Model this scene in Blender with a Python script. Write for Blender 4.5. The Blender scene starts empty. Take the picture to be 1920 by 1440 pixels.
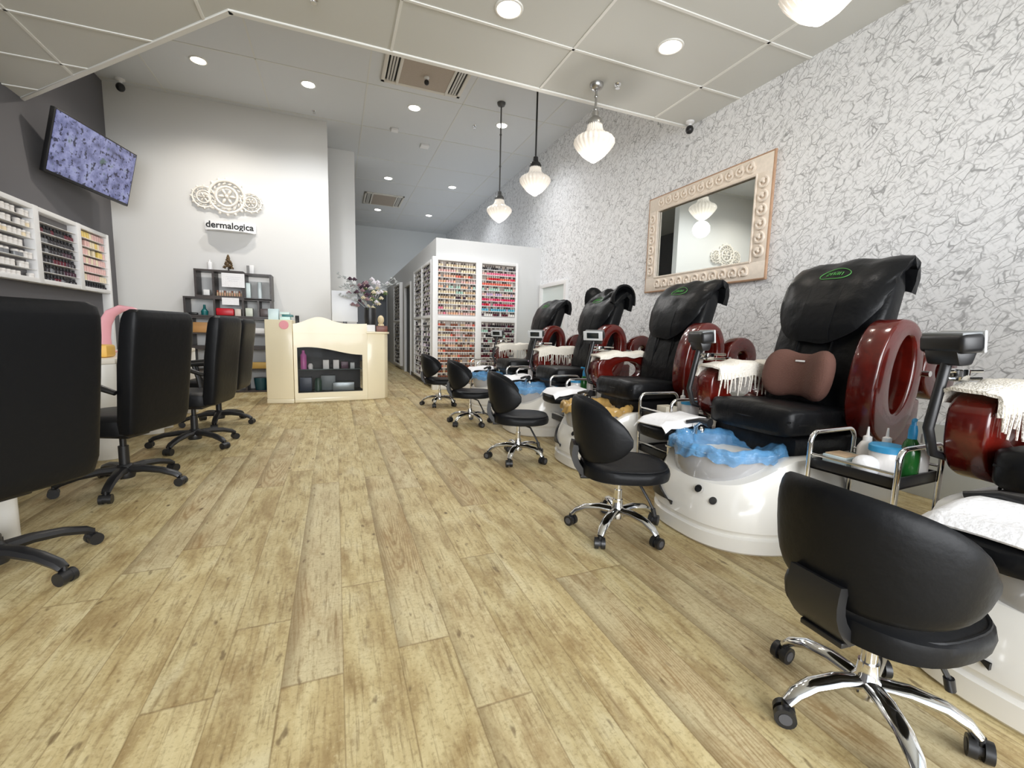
import bpy, bmesh, math, random
from math import sin, cos, pi, radians, sqrt, atan2, floor
from mathutils import Vector, Matrix, Euler
random.seed(7)
SC = bpy.context.scene
COL = SC.collection
V = Vector

# ------------------------------------------------------------------ camera
H = 1.05
f, yaw, pit, rol = 828.5, .380538, .113338, .0243405
right = V((cos(yaw), -sin(yaw), 0)); fw = V((sin(yaw), cos(yaw), 0)); up = V((0, 0, 1))
f2 = fw*cos(pit) - up*sin(pit); u2 = up*cos(pit) + fw*sin(pit)
r3 = right*cos(rol) + u2*sin(rol); u3 = u2*cos(rol) - right*sin(rol)
cam = bpy.data.cameras.new('camera'); camo = bpy.data.objects.new('camera', cam); COL.objects.link(camo)
m = Matrix.Identity(4)
for i, c in enumerate((r3, u3, -f2)):
    for j in range(3): m[j][i] = c[j]
m.translation = (0, 0, H)
camo.matrix_world = m
cam.sensor_width = 36; cam.sensor_fit = 'HORIZONTAL'; cam.lens = f/1920*36; cam.clip_start = .05
SC.camera = camo

# ------------------------------------------------------------------ materials
MAT = {}
def nodes(name):
    ma = bpy.data.materials.new(name); ma.use_nodes = True
    nt = ma.node_tree; bs = nt.nodes['Principled BSDF']
    MAT[name] = ma
    return ma, nt, bs
def lin(c):
    return tuple((x/12.92 if x <= .04045 else ((x+.055)/1.055)**2.4) for x in c)
def rgb(r, g, b): return lin((r/255, g/255, b/255))
def M(name, col=None, rough=.5, metal=0, coat=0, bump=0, bscale=40, emit=None, estr=0, alpha=1, trans=0, spec=None, vary=0, vscale=6, ior=None):
    if name in MAT: return MAT[name]
    ma, nt, bs = nodes(name)
    c = (*col, 1)
    bs.inputs['Base Color'].default_value = c
    bs.inputs['Roughness'].default_value = rough
    bs.inputs['Metallic'].default_value = metal
    bs.inputs['Coat Weight'].default_value = coat
    bs.inputs['Coat Roughness'].default_value = .06
    if spec is not None: bs.inputs['Specular IOR Level'].default_value = spec
    if ior: bs.inputs['IOR'].default_value = ior
    if emit:
        bs.inputs['Emission Color'].default_value = (*emit, 1); bs.inputs['Emission Strength'].default_value = estr
    if alpha < 1: bs.inputs['Alpha'].default_value = alpha
    if trans: bs.inputs['Transmission Weight'].default_value = trans
    tc = nt.nodes.new('ShaderNodeTexCoord')
    if bump:
        no = nt.nodes.new('ShaderNodeTexNoise'); no.inputs['Scale'].default_value = bscale; no.inputs['Detail'].default_value = 4
        nt.links.new(tc.outputs['Object'], no.inputs['Vector'])
        b = nt.nodes.new('ShaderNodeBump'); b.inputs['Strength'].default_value = bump; b.inputs['Distance'].default_value = .02
        nt.links.new(no.outputs['Fac'], b.inputs['Height']); nt.links.new(b.outputs['Normal'], bs.inputs['Normal'])
    if vary:
        n2 = nt.nodes.new('ShaderNodeTexNoise'); n2.inputs['Scale'].default_value = vscale; n2.inputs['Detail'].default_value = 5
        nt.links.new(tc.outputs['Object'], n2.inputs['Vector'])
        mx = nt.nodes.new('ShaderNodeMix'); mx.data_type = 'RGBA'
        mx.inputs['A'].default_value = (*[x*(1-vary) for x in col], 1); mx.inputs['B'].default_value = (*[min(1, x*(1+vary)) for x in col], 1)
        nt.links.new(n2.outputs['Fac'], mx.inputs['Factor']); nt.links.new(mx.outputs['Result'], bs.inputs['Base Color'])
    return ma
class NT:
    """tiny helper that wires math nodes"""
    def __init__(s, nt): s.nt = nt
    def n(s, t, **k):
        o = s.nt.nodes.new(t)
        for a, b in k.items(): setattr(o, a, b)
        return o
    def put(s, sock, v):
        if isinstance(v, (int, float)): sock.default_value = v
        elif isinstance(v, tuple): sock.default_value = v
        else: s.nt.links.new(v, sock)
    def m(s, op, a, b=0.0, c=0.0):
        o = s.n('ShaderNodeMath', operation=op)
        s.put(o.inputs[0], a); s.put(o.inputs[1], b); s.put(o.inputs[2], c)
        return o.outputs[0]
    def xyz(s, x, y, z):
        o = s.n('ShaderNodeCombineXYZ'); s.put(o.inputs[0], x); s.put(o.inputs[1], y); s.put(o.inputs[2], z); return o.outputs[0]
    def mix(s, fac, a, b, blend='MIX'):
        o = s.n('ShaderNodeMix', data_type='RGBA', blend_type=blend)
        s.put(o.inputs['Factor'], fac); s.put(o.inputs['A'], a); s.put(o.inputs['B'], b); return o.outputs['Result']
    def noise(s, vec, scale, detail=4, rough=.55, dist=0.0):
        o = s.n('ShaderNodeTexNoise'); s.put(o.inputs['Vector'], vec); o.inputs['Scale'].default_value = scale
        o.inputs['Detail'].default_value = detail; o.inputs['Roughness'].default_value = rough; o.inputs['Distortion'].default_value = dist
        return o.outputs['Fac']
    def ramp(s, fac, stops):
        o = s.n('ShaderNodeValToRGB'); s.put(o.inputs[0], fac); e = o.color_ramp.elements
        while len(e) < len(stops): e.new(.5)
        for k, (p, c) in enumerate(stops): e[k].position = p; e[k].color = (*c, 1) if len(c) == 3 else c
        return o.outputs[0]
    def smooth(s, x, a, b):
        o = s.n('ShaderNodeMapRange', interpolation_type='SMOOTHSTEP'); s.put(o.inputs[0], x); o.inputs[1].default_value = a; o.inputs[2].default_value = b
        return o.outputs[0]

def make_floor():
    ma, nt, bs = nodes('plank_floor'); k = NT(nt)
    tc = k.n('ShaderNodeTexCoord'); sp = k.n('ShaderNodeSeparateXYZ'); nt.links.new(tc.outputs['Object'], sp.inputs[0])
    X, Y = sp.outputs[0], sp.outputs[1]
    W, L = .1725, 1.85
    u = k.m('DIVIDE', k.m('ADD', X, -.003+20*W), W); iu = k.m('FLOOR', u); fu = k.m('SUBTRACT', u, iu)
    wn = k.n('ShaderNodeTexWhiteNoise', noise_dimensions='1D'); nt.links.new(iu, wn.inputs['W'])
    v = k.m('DIVIDE', k.m('ADD', Y, k.m('MULTIPLY', wn.outputs['Value'], 7.3)), L); iv = k.m('FLOOR', v); fv = k.m('SUBTRACT', v, iv)
    w2 = k.n('ShaderNodeTexWhiteNoise', noise_dimensions='2D'); nt.links.new(k.xyz(iu, iv, 0.0), w2.inputs['Vector'])
    rnd = w2.outputs['Value']; off = k.m('MULTIPLY', rnd, 37.0)
    # grain: long streaks
    g1 = k.noise(k.xyz(k.m('MULTIPLY', X, 1.0), k.m('ADD', k.m('MULTIPLY', Y, .10), off), off), 42, 6, .6)
    g2 = k.noise(k.xyz(X, k.m('ADD', k.m('MULTIPLY', Y, .3), off), off), 9, 5, .6, .6)
    bl = k.noise(k.xyz(k.m('MULTIPLY', X, 1.3), k.m('ADD', k.m('MULTIPLY', Y, .55), off), off), 7.0, 6, .68)
    # cathedral rings
    wv = k.n('ShaderNodeTexWave', wave_type='RINGS', rings_direction='Z'); wv.inputs['Scale'].default_value = 13; wv.inputs['Distortion'].default_value = 4.5; wv.inputs['Detail'].default_value = 2
    wv.inputs['Detail Scale'].default_value = 1.2
    nt.links.new(k.xyz(k.m('SUBTRACT', k.m('MULTIPLY', fu, .5), .22), k.m('MULTIPLY', k.m('SUBTRACT', fv, rnd), .32), off), wv.inputs['Vector'])
    ring = k.smooth(wv.outputs['Fac'], .5, .95)
    base = k.ramp(g2, [(.25, rgb(150, 128, 90)), (.40, rgb(184, 165, 122)), (.55, rgb(206, 191, 148)), (.75, rgb(215, 204, 168))])
    grey = k.mix(k.m('MULTIPLY', k.smooth(rnd, .45, .95), .55), base, rgb(186, 176, 148)+(1,))
    warm = k.mix(k.m('MULTIPLY', k.smooth(bl, .48, .70), .55), grey, rgb(138, 110, 72)+(1,))
    col = k.mix(k.m('MULTIPLY', k.smooth(g1, .52, .74), .5), warm, rgb(126, 100, 66)+(1,))
    col = k.mix(k.m('MULTIPLY', k.smooth(g1, .36, .2), .5), col, rgb(226, 214, 178)+(1,))
    sel = k.m('MULTIPLY', k.m('GREATER_THAN', rnd, .7), k.smooth(k.noise(k.xyz(X, k.m('MULTIPLY', Y, .4), off), 4, 2, .5), .42, .6))
    col = k.mix(k.m('MULTIPLY', k.m('MULTIPLY', ring, sel), .5), col, rgb(124, 96, 60)+(1,))
    wp = k.m('MULTIPLY', sel, .5); col = k.mix(wp, col, k.mix(.5, col, rgb(150, 116, 70)+(1,)))
    st = k.noise(k.xyz(X, k.m('ADD', k.m('MULTIPLY', Y, .06), off), 1.0), 85, 5, .65)
    col = k.mix(k.m('MULTIPLY', k.smooth(st, .50, .70), .6), col, rgb(120, 98, 64)+(1,))
    spk = k.noise(tc.outputs['Object'], 70, 4, .7)
    col = k.mix(k.m('MULTIPLY', k.smooth(spk, .50, .66), .42), col, rgb(134, 114, 78)+(1,))
    col = k.mix(k.m('MULTIPLY', k.smooth(spk, .44, .30), .25), col, rgb(232, 222, 188)+(1,))
    es = k.m('MULTIPLY', k.smooth(fu, .30, .0), k.smooth(k.m('ADD', k.m('MULTIPLY', rnd, .7), k.m('MULTIPLY', bl, .6)), .62, .85))
    col = k.mix(k.m('MULTIPLY', es, .55), col, rgb(122, 106, 76)+(1,))
    # knots
    vo = k.n('ShaderNodeTexVoronoi', feature='F1'); vo.inputs['Scale'].default_value = 3.4
    nt.links.new(k.xyz(k.m('MULTIPLY', X, 1.35), k.m('MULTIPLY', Y, .75), 0.0), vo.inputs['Vector'])
    kn = k.noise(tc.outputs['Object'], 26, 3, .6)
    kd = k.smooth(k.m('ADD', vo.outputs['Distance'], k.m('MULTIPLY', kn, .05)), .088, .042)
    ksel = k.n('ShaderNodeSeparateColor'); nt.links.new(vo.outputs['Color'], ksel.inputs[0])
    kd = k.m('MULTIPLY', kd, k.m('GREATER_THAN', ksel.outputs[0], .35))
    col = k.mix(k.m('MULTIPLY', kd, .88), col, rgb(84, 64, 42)+(1,))
    sm = k.noise(k.xyz(X, k.m('MULTIPLY', Y, .35), 3.0), 30, 2, .5)
    col = k.mix(k.m('MULTIPLY', k.smooth(sm, .64, .76), .7), col, rgb(96, 76, 52)+(1,))
    # joints
    e = k.m('MINIMUM', fu, k.m('SUBTRACT', 1.0, fu)); je = k.smooth(e, .018, .004)
    e2 = k.m('MINIMUM', fv, k.m('SUBTRACT', 1.0, fv)); jf = k.smooth(e2, .003, .001)
    jj = k.m('MAXIMUM', je, jf)
    col = k.mix(k.m('MULTIPLY', jj, .45), col, rgb(112, 90, 60)+(1,))
    hs = k.n('ShaderNodeHueSaturation'); hs.inputs['Saturation'].default_value = 1.06; k.put(hs.inputs['Color'], col)
    k.put(hs.inputs['Value'], k.m('ADD', .92, k.m('MULTIPLY', w2.outputs['Value'], .20)))
    nt.links.new(hs.outputs[0], bs.inputs['Base Color'])
    k.put(bs.inputs['Roughness'], k.m('ADD', .42, k.m('MULTIPLY', g1, .2)))
    bs.inputs['Specular IOR Level'].default_value = .3
    b = k.n('ShaderNodeBump'); b.inputs['Strength'].default_value = .12; b.inputs['Distance'].default_value = .003
    k.put(b.inputs['Height'], k.m('SUBTRACT', g1, jj)); nt.links.new(b.outputs[0], bs.inputs['Normal'])
    return ma
def make_wallpaper():
    ma, nt, bs = nodes('twig_wallpaper'); k = NT(nt)
    tc = k.n('ShaderNodeTexCoord'); sp = k.n('ShaderNodeSeparateXYZ'); nt.links.new(tc.outputs['Object'], sp.inputs[0])
    Y, Z = sp.outputs[1], sp.outputs[2]
    p = k.xyz(Y, Z, 0.0)
    nz = k.n('ShaderNodeTexNoise'); nz.inputs['Scale'].default_value = 5; nz.inputs['Detail'].default_value = 3; nt.links.new(p, nz.inputs['Vector'])
    def warp(amt, a, st):
        va = k.n('ShaderNodeVectorMath', operation='SCALE'); nt.links.new(nz.outputs['Color'], va.inputs[0]); va.inputs['Scale'].default_value = amt
        al = k.m('ADD', k.m('MULTIPLY', Y, cos(a)), k.m('MULTIPLY', Z, sin(a))); ac = k.m('SUBTRACT', k.m('MULTIPLY', Z, cos(a)), k.m('MULTIPLY', Y, sin(a)))
        ad = k.n('ShaderNodeVectorMath', operation='ADD'); nt.links.new(k.xyz(k.m('MULTIPLY', al, st), ac, 0.0), ad.inputs[0]); nt.links.new(va.outputs[0], ad.inputs[1])
        return ad.outputs[0]
    out = None
    for sc, amt, a, b, wdt, lo, hi, st, nsc in ((9, .12, -.85, .45, .036, .40, .56, .62, 9.0), (13, .08, -.6, .5, .042, .42, .58, .52, 12.0), (10, .16, .7, .55, .034, .46, .60, .5, 9.0), (24, .06, -.7, .45, .08, .40, .58, .36, 18.0)):
        vo = k.n('ShaderNodeTexVoronoi', feature='DISTANCE_TO_EDGE'); vo.inputs['Scale'].default_value = sc; nt.links.new(warp(amt, a, b), vo.inputs['Vector'])
        ln = k.smooth(vo.outputs['Distance'], wdt, wdt*.15)
        mk = k.smooth(k.noise(k.xyz(Y, Z, sc), nsc, 2, .5), lo, hi)
        t = k.m('MULTIPLY', k.m('MULTIPLY', ln, mk), st)
        out = t if out is None else k.m('MAXIMUM', out, t)
    hatch = k.noise(k.xyz(k.m('SUBTRACT', k.m('MULTIPLY', Y, .8), k.m('MULTIPLY', Z, .6)), k.m('MULTIPLY', k.m('ADD', k.m('MULTIPLY', Y, .6), k.m('MULTIPLY', Z, .8)), .35), 0.0), 60, 3, .6)
    base = k.mix(k.m('MULTIPLY', k.smooth(hatch, .48, .68), .45), rgb(243, 244, 246)+(1,), rgb(204, 206, 208)+(1,))
    col = k.mix(out, base, rgb(80, 80, 84)+(1,))
    nt.links.new(col, bs.inputs['Base Color']); bs.inputs['Roughness'].default_value = .75
    return ma
def make_wood(name, c1, c2, rough=.2, coat=.6, scale=3):
    ma, nt, bs = nodes(name); k = NT(nt)
    tc = k.n('ShaderNodeTexCoord'); mp = k.n('ShaderNodeMapping'); mp.inputs['Scale'].default_value = (1, 6, 6); nt.links.new(tc.outputs['Object'], mp.inputs[0])
    g = k.noise(mp.outputs[0], scale, 5, .6, .8)
    nt.links.new(k.ramp(g, [(.3, c1), (.7, c2)]), bs.inputs['Base Color'])
    bs.inputs['Roughness'].default_value = rough; bs.inputs['Coat Weight'].default_value = coat; bs.inputs['Coat Roughness'].default_value = .05
    return ma
def make_screen():
    ma, nt, bs = nodes('tv_picture'); k = NT(nt)
    tc = k.n('ShaderNodeTexCoord'); sp = k.n('ShaderNodeSeparateXYZ'); nt.links.new(tc.outputs['Object'], sp.inputs[0])
    p = tc.outputs['Object']
    n1 = k.noise(p, 7, 4, .6); n2 = k.noise(p, 17, 3, .6)
    base = k.ramp(n1, [(.3, rgb(58, 60, 92)), (.45, rgb(106, 110, 152)), (.6, rgb(144, 148, 190)), (.75, rgb(126, 138, 146))])
    col = k.mix(k.smooth(n2, .54, .62), base, rgb(26, 28, 58)+(1,))
    gv = k.noise(k.xyz(sp.outputs[0], sp.outputs[2], 4.0), 5, 3, .6)
    col = k.mix(k.m('MULTIPLY', k.smooth(gv, .6, .7), .8), col, rgb(66, 92, 70)+(1,))
    bs.inputs['Base Color'].default_value = (.01, .01, .015, 1); bs.inputs['Roughness'].default_value = .15
    nt.links.new(col, bs.inputs['Emission Color']); bs.inputs['Emission Strength'].default_value = .8
    return ma
FLOOR = make_floor(); PAPER = make_wallpaper(); SCREEN = make_screen()
MAHOG = make_wood('mahogany', rgb(74, 15, 10), rgb(98, 22, 14), .18, .7, 2)
DARKWOOD = make_wood('dark_wood', rgb(40, 33, 31), rgb(64, 54, 50), .45, .1)
LEATHER = M('black_leather', (.006, .0064, .0074), .42, bump=.08, bscale=30, spec=.17)
LEATHER2 = M('soft_black_leather', (.006, .0064, .0074), .36, bump=.45, bscale=9, spec=.2)
BLACKPL = M('black_plastic', (.012, .012, .013), .38)
RUBBER = M('grey_rubber', (.06, .06, .065), .6)
CHROME = M('chrome', (.78, .78, .78), .1, metal=1)
STEEL = M('brushed_steel', (.5, .5, .5), .3, metal=1)
WHITE = M('white_paint', rgb(235, 235, 235), .45)
GLOSSW = M('white_acrylic', rgb(238, 236, 230), .18, coat=.5)
CEIL = M('ceiling_panel', rgb(214, 215, 211), .7)
CEIL2 = M('upper_ceiling_panel', rgb(212, 215, 217), .7)
BAR = M('ceiling_bar_white', rgb(238, 238, 234), .5)
GREYW = M('light_grey_wall', rgb(222, 222, 220), .75)
FARW = M('cool_grey_wall', rgb(214, 218, 219), .75)
DARKW = M('dark_grey_wall', rgb(98, 97, 100), .75)
SKIRT = M('grey_wall_base', rgb(176, 178, 174), .6, vary=.06)
CREAM = M('cream_laminate', rgb(240, 229, 198), .28, coat=.25)
GLASS = M('clear_glass', (.02, .02, .02), .03, alpha=.16)
TOWEL = M('ivory_towel', rgb(240, 234, 222), .9, bump=.6, bscale=120)
PAPERW = M('white_paper', rgb(244, 244, 246), .8, bump=.2, bscale=60)
LAMP = M('lamp_glow', (1, 1, 1), .5, emit=(1, .97, .93), estr=14)
LAMPW = M('warm_lamp_glow', (1, 1, 1), .5, emit=(1, .82, .62), estr=14)
SHADE = M('prismatic_glass', rgb(226, 220, 210), .2, emit=(1, .90, .80), estr=.27, coat=.4)
BLUEPL = M('blue_plastic_film', rgb(104, 168, 224), .08, alpha=.42, vary=.45, vscale=16, bump=.8, bscale=26)
GOLDPL = M('gold_plastic_film', rgb(196, 160, 96), .15, alpha=.8, vary=.4, vscale=16)
BOWL = M('smoky_bowl', rgb(186, 186, 188), .12, coat=.4, alpha=.85)
BROWNF = M('brown_fabric', rgb(98, 66, 56), .85, bump=.3, bscale=150)
MIRROR = M('mirror_silver', (.86, .9, .88), .01, metal=1)
CARVE = M('whitewashed_carving', rgb(232, 220, 206), .55, vary=.14, vscale=30)
COPPER = M('worn_copper_wood', rgb(182, 146, 118), .5, vary=.3, vscale=14)
PLASTER = M('plaster_ornament', rgb(240, 235, 226), .55)
GREEN = M('green_thread', rgb(72, 140, 66), .6)
def solid(name, r, g, b, rough=.35): return M(name, rgb(r, g, b), rough)

# ------------------------------------------------------------------ mesh builder
def rot_to(d):
    return V((0, 0, 1)).rotation_difference(V(d).normalized()).to_matrix()
class MB:
    def __init__(s): s.v = []; s.f = []; s.mi = []
    def add(s, vs, fs, mi=0):
        b = len(s.v); s.v += [tuple(x) for x in vs]
        s.f += [tuple(b+i for i in q) for q in fs]; s.mi += [mi]*len(fs); return s
    def bm(s, bm, mi=0, mat=None):
        bm.verts.ensure_lookup_table(); bm.verts.index_update()
        vs = [(mat @ v.co if mat else v.co) for v in bm.verts]
        s.add(vs, [[v.index for v in q.verts] for q in bm.faces], mi); bm.free(); return s
    def box(s, c, d, bev=0, seg=2, rot=None, mi=0, taper=None):
        bm = bmesh.new(); bmesh.ops.create_cube(bm, size=1)
        for v in bm.verts:
            if taper and v.co.z > 0: v.co.x *= taper; v.co.y *= taper
            v.co = V((v.co.x*d[0], v.co.y*d[1], v.co.z*d[2]))
        if bev: bmesh.ops.bevel(bm, geom=bm.edges[:], offset=min(bev, min(d)*.49), segments=seg, profile=.5, affect='EDGES')
        mt = Matrix.Translation(c)
        if rot is not None: mt = mt @ (rot.to_4x4() if isinstance(rot, Matrix) else Euler(rot).to_matrix().to_4x4())
        return s.bm(bm, mi, mt)
    def b2(s, lo, hi, bev=0, seg=2, mi=0):
        return s.box([(a+b)/2 for a, b in zip(lo, hi)], [abs(b-a) for a, b in zip(lo, hi)], bev, seg, mi=mi)
    def loft(s, rings, cap=True, closed=False, mi=0):
        n = len(rings[0]); vs = [p for r in rings for p in r]; fs = []
        m_ = len(rings)
        for i in range(m_ if closed else m_-1):
            a = i*n; b = ((i+1) % m_)*n
            for j in range(n): fs.append((a+j, a+(j+1) % n, b+(j+1) % n, b+j))
        if cap and not closed: fs += [tuple(range(n))[::-1], tuple((m_-1)*n+j for j in range(n))]
        return s.add(vs, fs, mi)
    def tube(s, pts, r, n=8, closed=False, mi=0, sq=1):
        P = [V(p) for p in pts]; R = r if isinstance(r, (list, tuple)) else [r]*len(P); rings = []
        t0 = None; nx = None; m_ = len(P)
        for i, p in enumerate(P):
            a = P[(i-1) % m_] if (closed or i > 0) else p; b = P[(i+1) % m_] if (closed or i < m_-1) else p
            t = (b-a).normalized()
            if nx is None:
                nx = t.orthogonal().normalized()
                if abs(t.z) < .95: nx = t.cross(V((0, 0, 1))).normalized()
            else:
                nx = (nx - t*nx.dot(t)).normalized()
            ny = t.cross(nx)
            rings.append([p + nx*cos(2*pi*k/n)*R[i] + ny*sin(2*pi*k/n)*R[i]*sq for k in range(n)])
        return s.loft(rings, True, closed, mi)
    def cyl(s, a, b, r, n=16, r2=None, mi=0): return s.tube([a, b], [r, r if r2 is None else r2], n, mi=mi)
    def lathe(s, prof, n=24, c=(0, 0, 0), rot=None, sx=1, sy=1, rib=0, nrib=0, mi=0, cap=True):
        rings = []
        for r, z in prof:
            ring = []
            for k in range(n):
                a = 2*pi*k/n; rr = r*(1+rib*cos(nrib*a))
                p = V((rr*cos(a)*sx, rr*sin(a)*sy, z))
                if rot is not None: p = (rot if isinstance(rot, Matrix) else Euler(rot).to_matrix()) @ p
                ring.append(p+V(c))
            rings.append(ring)
        return s.loft(rings, cap, False, mi)
    def ell(s, c, r, nu=12, nv=8, rot=None, e=1, mi=0):
        prof = []
        rings = []
        for j in range(nv+1):
            ph = -pi/2+pi*j/nv; cz = sin(ph); cr = max(cos(ph), .002)
            sg = lambda x: (1 if x >= 0 else -1)*abs(x)**e
            ring = []
            for k in range(nu):
                a = 2*pi*k/nu
                p = V((r[0]*abs(cr)**e*sg(cos(a)), r[1]*abs(cr)**e*sg(sin(a)), r[2]*sg(cz)))
                if rot is not None: p = (rot if isinstance(rot, Matrix) else Euler(rot).to_matrix()) @ p
                ring.append(p+V(c))
            rings.append(ring)
        return s.loft(rings, True, False, mi)
    def torus(s, c, R, r, n=24, m_=8, rot=None, sy=1, a0=0, a1=2*pi, mi=0):
        full = abs(a1-a0-2*pi) < 1e-6; pts = []
        k_ = n if full else n+1
        for k in range(k_):
            a = a0+(a1-a0)*k/n; p = V((R*cos(a), R*sin(a)*sy, 0))
            if rot is not None: p = (rot if isinstance(rot, Matrix) else Euler(rot).to_matrix()) @ p
            pts.append(p+V(c))
        return s.tube(pts, r, m_, full, mi)
    def prism(s, poly, plane, a0, a1, bev=0, seg=2, mi=0):
        bm = bmesh.new()
        def P(p, a): return {'xy': (p[0], p[1], a), 'xz': (p[0], a, p[1]), 'yz': (a, p[0], p[1])}[plane]
        fa = bm.faces.new([bm.verts.new(P(p, a0)) for p in poly])
        ex = bmesh.ops.extrude_face_region(bm, geom=[fa]); d = V(P((0, 0), a1-a0))
        for g in ex['geom']:
            if isinstance(g, bmesh.types.BMVert): g.co += d
        bmesh.ops.recalc_face_normals(bm, faces=bm.faces[:])
        if bev:
            ed = [e for e in bm.edges if len(e.link_faces) == 2 and e.calc_face_angle(0) > radians(50)]
            bmesh.ops.bevel(bm, geom=ed, offset=bev, segments=seg, profile=.5, affect='EDGES')
        return s.bm(bm, mi)
    def sheet(s, fn, nu, nv, th, closed_u=False, mi=0):
        """thick surface: fn(u,v) with u,v in 0..1"""
        g = [[V(fn(i/nu, j/nv)) for i in range(nu+1)] for j in range(nv+1)]
        vs = []; N = {}
        for j in range(nv+1):
            for i in range(nu+1):
                du = g[j][min(i+1, nu)]-g[j][max(i-1, 0)]; dv = g[min(j+1, nv)][i]-g[max(j-1, 0)][i]
                nn = du.cross(dv); nn = nn.normalized() if nn.length > 1e-9 else V((0, 0, 1))
                N[i, j] = nn
        w = nu+1; tot = w*(nv+1)
        vs = [g[j][i] + N[i, j]*th/2 for j in range(nv+1) for i in range(w)] + [g[j][i] - N[i, j]*th/2 for j in range(nv+1) for i in range(w)]
        fs = []
        for j in range(nv):
            for i in range(nu):
                a = j*w+i; fs.append((a, a+1, a+w+1, a+w)); fs.append((tot+a, tot+a+w, tot+a+w+1, tot+a+1))
        for i in range(nu):
            fs.append((i, tot+i, tot+i+1, i+1)); a = nv*w+i; fs.append((a, a+1, tot+a+1, tot+a))
        if not closed_u:
            for j in range(nv):
                a = j*w; fs.append((a, a+w, tot+a+w, tot+a)); a = j*w+nu; fs.append((a, tot+a, tot+a+w, a+w))
        return s.add(vs, fs, mi)
    def ringsweep(s, outer, inner, y0, y1, b=.02, mi=0):
        rings = []
        for (ox, oz), (ix, iz) in zip(outer, inner):
            L = sqrt((ix-ox)**2+(iz-oz)**2); dx, dz = (ix-ox)/L*b, (iz-oz)/L*b; d3 = .3
            q = [(ox, oz, y0+b), (ox, oz, y1-b), (ox+dx*d3, oz+dz*d3, y1-b*d3), (ox+dx, oz+dz, y1), (ix-dx, iz-dz, y1), (ix-dx*d3, iz-dz*d3, y1-b*d3), (ix, iz, y1-b),
                 (ix, iz, y0+b), (ix-dx*d3, iz-dz*d3, y0+b*d3), (ix-dx, iz-dz, y0), (ox+dx, oz+dz, y0), (ox+dx*d3, oz+dz*d3, y0+b*d3)]
            rings.append([(x, y, z) for x, z, y in q])
        return s.loft(rings, False, True, mi)
    def build(s, name, mats, parent=None, angle=40, smooth=True, loc=None, rz=0):
        me = bpy.data.meshes.new(name); me.from_pydata(s.v, [], s.f)
        if not isinstance(mats, (list, tuple)): mats = [mats]
        for x in mats: me.materials.append(x)
        me.polygons.foreach_set('material_index', s.mi)
        bm = bmesh.new(); bm.from_mesh(me); bmesh.ops.recalc_face_normals(bm, faces=bm.faces[:]); bm.to_mesh(me); bm.free()
        if smooth:
            me.polygons.foreach_set('use_smooth', [True]*len(me.polygons))
            me.set_sharp_from_angle(angle=radians(angle))
        me.update()
        o = bpy.data.objects.new(name, me); COL.objects.link(o)
        if parent: o.parent = parent
        if loc: o.location = loc
        if rz: o.rotation_euler.z = rz
        return o
def tag(o, label, cat, group=None, kind=None):
    if label: o['label'] = label
    if cat: o['category'] = cat
    if group: o['group'] = group
    if kind: o['kind'] = kind
    return o
def thing(name, label, cat, loc=(0, 0, 0), rz=0, group=None):
    o = bpy.data.objects.new(name, None); o.empty_display_size = .1; COL.objects.link(o)
    o.location = loc; o.rotation_euler = (0, 0, rz)
    return tag(o, label, cat, group)
def struct(o): o['kind'] = 'structure'; return o
KIDS = {}
def dup(o, parent=None):
    c = o.copy(); COL.objects.link(c)
    if parent: c.parent = parent
    for ch in list(o.children): dup(ch, c)
    return c
def place(o, loc, rz=None, label=None, first=False):
    c = o if first else dup(o)
    c.location = loc
    if rz is not None: c.rotation_euler = (0, 0, rz)
    if label: c['label'] = label
    return c
def kid(o, name):
    for c in o.children:
        if c.name.split('.')[0] == name: return c
def text(body, size, mat, parent=None, name='lettering', loc=(0, 0, 0), rot=(pi/2, 0, 0), ext=.002, width=None):
    cu = bpy.data.curves.new(name, 'FONT'); cu.body = body; cu.size = size; cu.extrude = ext; cu.align_x = 'CENTER'; cu.align_y = 'CENTER'
    cu.offset = size*.018
    o = bpy.data.objects.new(name, cu); COL.objects.link(o)
    bpy.context.view_layer.update()
    me = bpy.data.meshes.new_from_object(o.evaluated_get(bpy.context.evaluated_depsgraph_get()))
    bpy.data.objects.remove(o); bpy.data.curves.remove(cu)
    if width:
        w = max(v.co.x for v in me.vertices)-min(v.co.x for v in me.vertices)
        for v in me.vertices: v.co.x *= width/w
    me.materials.clear(); me.materials.append(mat)
    o = bpy.data.objects.new(name, me); COL.objects.link(o)
    o.location = loc; o.rotation_euler = rot
    if parent: o.parent = parent
    return o
def sq(a, b, n, e=2.5, c=(0, 0)):
    out = []
    for k in range(n):
        t = 2*pi*k/n; ct, st = cos(t), sin(t)
        out.append((c[0]+a*(1 if ct >= 0 else -1)*abs(ct)**(2/e), c[1]+b*(1 if st >= 0 else -1)*abs(st)**(2/e)))
    return out
def sstep(x, a, b):
    t = max(0, min(1, (x-a)/(b-a))); return t*t*(3-2*t)

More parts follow.
